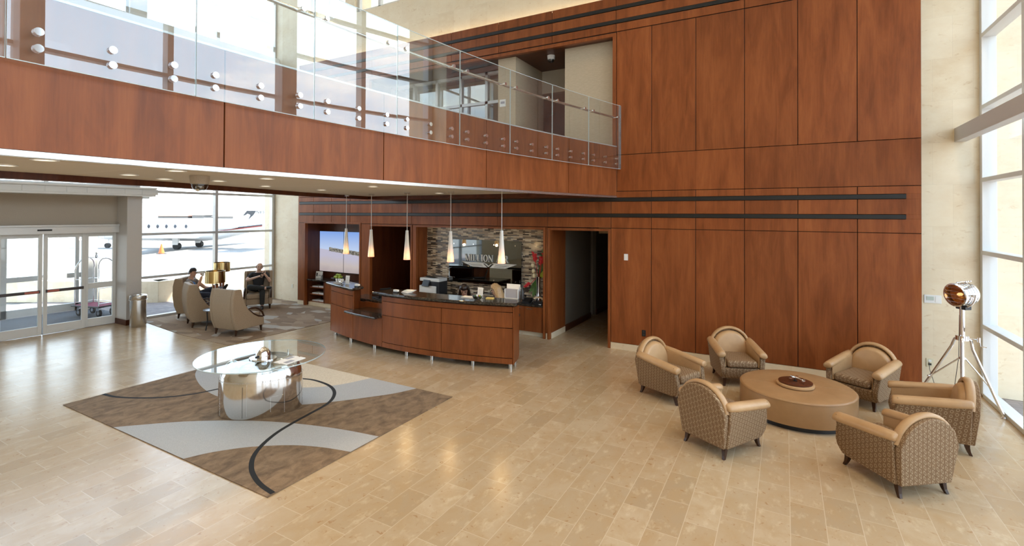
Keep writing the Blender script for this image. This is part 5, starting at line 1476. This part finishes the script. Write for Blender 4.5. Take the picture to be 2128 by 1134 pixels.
jg = dict(pelvis=(-.10, 0, .50), chest=(-.17, .0, .80), neck=(-.15, 0, .94), head=(-.11, .0, 1.05), face=(1, -.15, -.12),
          hipR=(-.05, -.09, .49), kneeR=(.36, -.12, .54), ankleR=(.42, -.10, .12), toeR=(.54, -.10, .05), hipL=(-.05, .09, .49), kneeL=(.36, .06, .66), ankleL=(.66, -.16, .66), toeL=(.74, -.18, .76),
          shoR=(-.15, -.168, .875), elbR=(.10, -.25, .70), wriR=(.12, -.08, .93), handR=(-.05, .35, .9), shoL=(-.15, .168, .875), elbL=(.08, .22, .66), wriL=(.28, .10, .66), palmR=(-1, .2, 0), palmL=(0, 0, -1))
pg, hdg, Mg = person('man in grey t-shirt and jeans with one raised foot, drinking in a lounge chair', (-12.74, 6.83, LZ), .66, jg, dict(skin=SKIN, hair=HAIRDARK, shirt=SHIRTGREY, legs=JEANS, sleeve=.6), hair='short')
m = MB(); m.ball((-.06, -.10, .80), (.05, .075, .055), 12, 8); m.build('blue_print', BLUEPATCH, pg, smooth=60)
m = MB(); M_ = Matrix.Translation((-12.74, 6.83, LZ)) @ Matrix.Rotation(.66, 4, 'Z'); m.T = M_
m.lathe([(.026, -.05), (.036, .05), (.034, .05), (.024, -.045)], (.135, -.035, 1.035), n=14, caps=False); tag(m.build('paper_cup', PAPER, smooth=50), 'white paper cup held at the mouth of the man in the grey t-shirt', 'cup')

jw = dict(pelvis=(-.05, 0, .52), chest=(.0, 0, .80), neck=(.03, 0, .93), head=(.085, 0, 1.035), face=(1, 0, -.75),
          hipR=(.0, -.09, .50), kneeR=(.36, -.10, .49), ankleR=(.34, -.10, .09), toeR=(.46, -.10, .045), hipL=(.0, .09, .50), kneeL=(.36, .10, .49), ankleL=(.34, .10, .09), toeL=(.46, .10, .045),
          shoR=(.02, -.165, .865), elbR=(.12, -.22, .66), wriR=(.33, -.12, .745), shoL=(.02, .165, .865), elbL=(.12, .22, .66), wriL=(.33, .12, .745), handR=(1, .2, 0), handL=(1, -.2, 0), palmR=(0, 0, -1), palmL=(0, 0, -1))
person('receptionist with long dark hair looking down behind the desk', (-5.64, 8.17, 0), -1.05, jw, dict(skin=SKIN, hair=HAIRDARK, shirt=SHIRTBLACK, legs=TROUSER, long=True, fall=(-.02, 0, -1)), hair='long')
jy = dict(jw); jy.update(face=(1, .1, -.3), head=(.06, .0, 1.075), neck=(.01, 0, .945))
person('receptionist with long blond hair turned sideways behind the desk', (-4.83, 8.16, 0), -2.95, jy, dict(skin=SKIN2, hair=HAIRBLOND, shirt=SHIRTBLACK, legs=TROUSER, long=True, fall=(-.30, .05, -1)), hair='long')


def office_chair(label):
    t = thing('office_chair', label, 'office chair', group='office chairs behind the desk')
    m = MB(); m.box(-.23, .23, -.23, .23, .37, .425); m.build('seat', BLACK, t, bevel=.02)
    m = MB(); m.box(-.29, -.245, -.2, .2, .52, .82); m.build('backrest', BLACK, t, bevel=.015)
    m = MB(); m.tube([(-.1, 0, .38), (-.27, 0, .40), (-.285, 0, .55)], .018, 8); m.cyl((0, 0, .08), (0, 0, .38), .028, n=12); m.build('post', BLACK, t)
    m = MB()
    for k in range(5):
        a = k*2*pi/5; m.tube([(0, 0, .10), (.25*cos(a), .25*sin(a), .07)], .018, 8); m.ball((.25*cos(a), .25*sin(a), .03), .03, 10, 8)
    m.build('base', BLACK, t)
    return t


oc = office_chair('black office chair under the dark-haired receptionist'); oc.location = (-5.64, 8.22, 0); oc.rotation_euler = (0, 0, -1.05)
dup(oc, (-4.83, 8.18, 0), -2.95, 'black office chair under the blond receptionist')

# ---------------------------------------------------------------- outside
b = MB(); b.box(-400, 60, -150, 400, -.30, -.03); tag(b.build('apron', TARMAC), 'pale sunlit concrete apron outside the windows', 'ground', kind='structure')
b = MB(); b.box(-18.6, XL-.11, -7, 13, -.029, -.004); b.box(XR+.11, 9, -7, YS-.001, -.029, -.004); tag(b.build('paving', PAVER), 'brick paving along the building outside the windows', 'paving', kind='structure')
m = MB(); d = Vector((.873, .487)); n_ = Vector((-.487, .873)); p0 = Vector((-15.6, 7.3)); p1 = p0-d*9
def wall2(a, c, th, z):
    nn = Vector((-(c-a).y, (c-a).x)).normalized()*th; m.prism([tuple(a), tuple(c), tuple(c+nn), tuple(a+nn)], -.02, z)
wall2(p1, p0, .5, .60); wall2(p0, Vector((-15.25, 12.6)), .5, .60); m.cur = 1
wall2(p1-n_*.02, p0-n_*.02, .54, .0) if False else None
tag(m.build('planter_wall', STONE, bevel=.01), 'low pale stone planter wall outside the lounge window', 'wall')

jet = thing('business_jet', 'white twin-engine business jet parked on the apron beyond the window', 'aircraft', (-39.9, 18.98, -.03), .509)
AX = 1.36
sta = [(-6.2, .03, -.30), (-5.8, .22, -.26), (-5.0, .48, -.18), (-4.0, .70, -.06), (-3.0, .80, 0), (0, .82, 0), (3.0, .82, 0), (4.2, .76, .05), (5.6, .58, .20), (7.0, .36, .38), (8.4, .12, .55), (8.8, .03, .58)]
m = MB(); m.loft([[(x, r_*cos(a), AX+dz+r_*sin(a)) for a in [2*pi*i/28 for i in range(28)]] for x, r_, dz in sta]); fu = m.build('fuselage', JETWHITE, jet, smooth=50)
for x in (-.51, .13, .76, 1.39, 2.17):
    m = MB(); m.ball((x, -.80, AX+.26), (.10, .05, .15), 16, 8); m.build('cabin_window', JETDARK, fu, smooth=60)
m = MB(); m.tube([(-1.7, -.815, AX-.5), (-1.7, -.70, AX+.47), (-1.1, -.70, AX+.47), (-1.1, -.815, AX-.5)], .008, 6, True); m.build('cabin_door', GREYMETAL, fu)
m = MB(); m.loft([[(3.6, -.80, AX-.12+o), (5.2, -.66, AX+.05+o), (7.4, -.33, AX+.33+o), (7.4, -.31, AX+.33+o+.05), (5.2, -.62, AX+.05+o+.05), (3.6, -.77, AX-.12+o+.05)] for o in (-.05, -.02)]); m.build('red_stripe', JETRED, fu)
m = MB(); m.loft([[(4.4, -.77, AX+.03+o), (5.6, -.62, AX+.16+o), (7.4, -.35, AX+.38+o), (7.4, -.31, AX+.38+o+.05), (5.6, -.58, AX+.16+o+.05), (4.4, -.72, AX+.03+o+.05)] for o in (-.03, .0)]); m.build('grey_stripe', JETDARK, fu)
for s_ in (-1, 1):
    m = MB(); m.loft([[(.2, s_*.5, AX-.62), (3.0, s_*.5, AX-.62), (3.0, s_*.5, AX-.50), (.2, s_*.5, AX-.50)], [(2.6, s_*6.8, AX-.28), (3.5, s_*6.8, AX-.28), (3.5, s_*6.8, AX-.23), (2.6, s_*6.8, AX-.23)]]); m.build('wing', JETWHITE, jet, bevel=.02)
    m = MB(); m.lathe([(.30, -.9), (.37, -.75), (.40, -.2), (.33, .6), (.22, .95)], n=20)
    M_ = Matrix.Translation((5.0, s_*1.0, AX+.42)) @ Matrix.Rotation(pi/2, 4, 'Y'); m.v = [M_ @ p for p in m.v]; m.build('engine', JETWHITE, jet, smooth=40)
    y = s_*1.25
    m = MB(); m.tube([(1.9, y*.9, AX-.55), (1.85, y, .30)], .07, 8); m.box(1.6, 2.0, y-.16, y-.10, .33, .80); lg = m.build('landing_gear', JETWHITE, jet)
    m = MB(); m.cyl((1.85, y-.14, .24), (1.85, y+.14, .24), .24, n=20); m.build('wheel', RUBBER, lg, smooth=40)
m = MB(); m.tube([(-4.0, 0, AX-.5), (-4.1, 0, .2)], .05, 8); lg = m.build('landing_gear', JETWHITE, jet); m = MB(); m.cyl((-4.1, -.1, .18), (-4.1, .1, .18), .18, n=18); m.build('wheel', RUBBER, lg, smooth=40)
m = MB(); m.prism([(4.9, AX+.7), (8.5, AX+.55), (9.6, 4.3), (8.1, 4.3), (6.3, AX+1.3)], -.07, .07, 'y'); fn_ = m.build('tail_fin', JETWHITE, jet, bevel=.02)
m = MB(); m.prism([(5.85, 2.42), (6.15, 2.78), (6.82, 2.76), (6.62, 2.45), (6.25, 2.12), (6.42, 2.46), (6.2, 2.56), (6.02, 2.44)], -.085, -.072, 'y'); m.build('tail_emblem', JETDARK, fn_)
m = MB(); m.prism([(7.9, 4.2), (9.7, 4.2), (10.0, 4.32), (8.3, 4.32)], -2.0, 2.0, 'y'); m.build('tailplane', JETWHITE, jet)
cu = bpy.data.curves.new('registration', 'FONT'); cu.body = 'N656'; cu.size = .30; cu.shear = .25; cu.extrude = .004; cu.space_character = 1.25; cu.materials.append(JETDARK)
o0 = bpy.data.objects.new('registration_curve', cu); o = bpy.data.objects.new('registration', bpy.data.meshes.new_from_object(o0)); bpy.data.objects.remove(o0); COL.objects.link(o); o.parent = fn_; o.location = (6.80, -.078, 2.58); o.rotation_euler = (pi/2, 0, 0)
for x, y, h, lab in ((-34.5, 16.3, .62, 'orange traffic cone on the apron in front of the jet'), (-52.0, 29.5, .6, 'distant orange traffic cone under the tail end of the jet')):
    t = thing('traffic_cone', lab, 'traffic cone', (x, y, -.03)); m = MB(); m.lathe([(.17, .03), (.03, h)], n=18); m.build('cone', ORANGE, t, smooth=40)
    m = MB(); m.lathe([(.105, h*.45), (.072, h*.68)], n=18); m.build('white_band', WHITE, t, smooth=40); m = MB(); m.box(-.2, .2, -.2, .2, 0, .03); m.build('base', RUBBER, t)
rtv = Vector((.873, .487, 0)); fv = Vector((-.487, .873, 0))
for px, wpx, z1, mt, lab in ((360, 62, 2.55, FARROOF, 'long low building with a red-brown roof far beyond the jet'), (412, 24, 2.75, FARWALL, 'small grey building far beyond the jet, right of the red-roofed one'), (450, 12, 2.45, FARWALL, 'lone dark hut far beyond the jet near the window mullion')):
    zc_ = 120; c = fv*zc_+rtv*((px-1064)/1017*zc_); t = thing('far_building', lab, 'building', (c.x, c.y, -.03), .509); w_ = wpx/1017*zc_
    m = MB(); m.box(-w_/2, w_/2, 0, 6, 0, z1-.7); m.build('walls', FARWALL, t); m = MB(); m.prism([(-.5, z1-.7), (6.5, z1-.7), (3, z1+.1)], -w_/2-.3, w_/2+.3, 'x'); m.build('roof', mt, t)
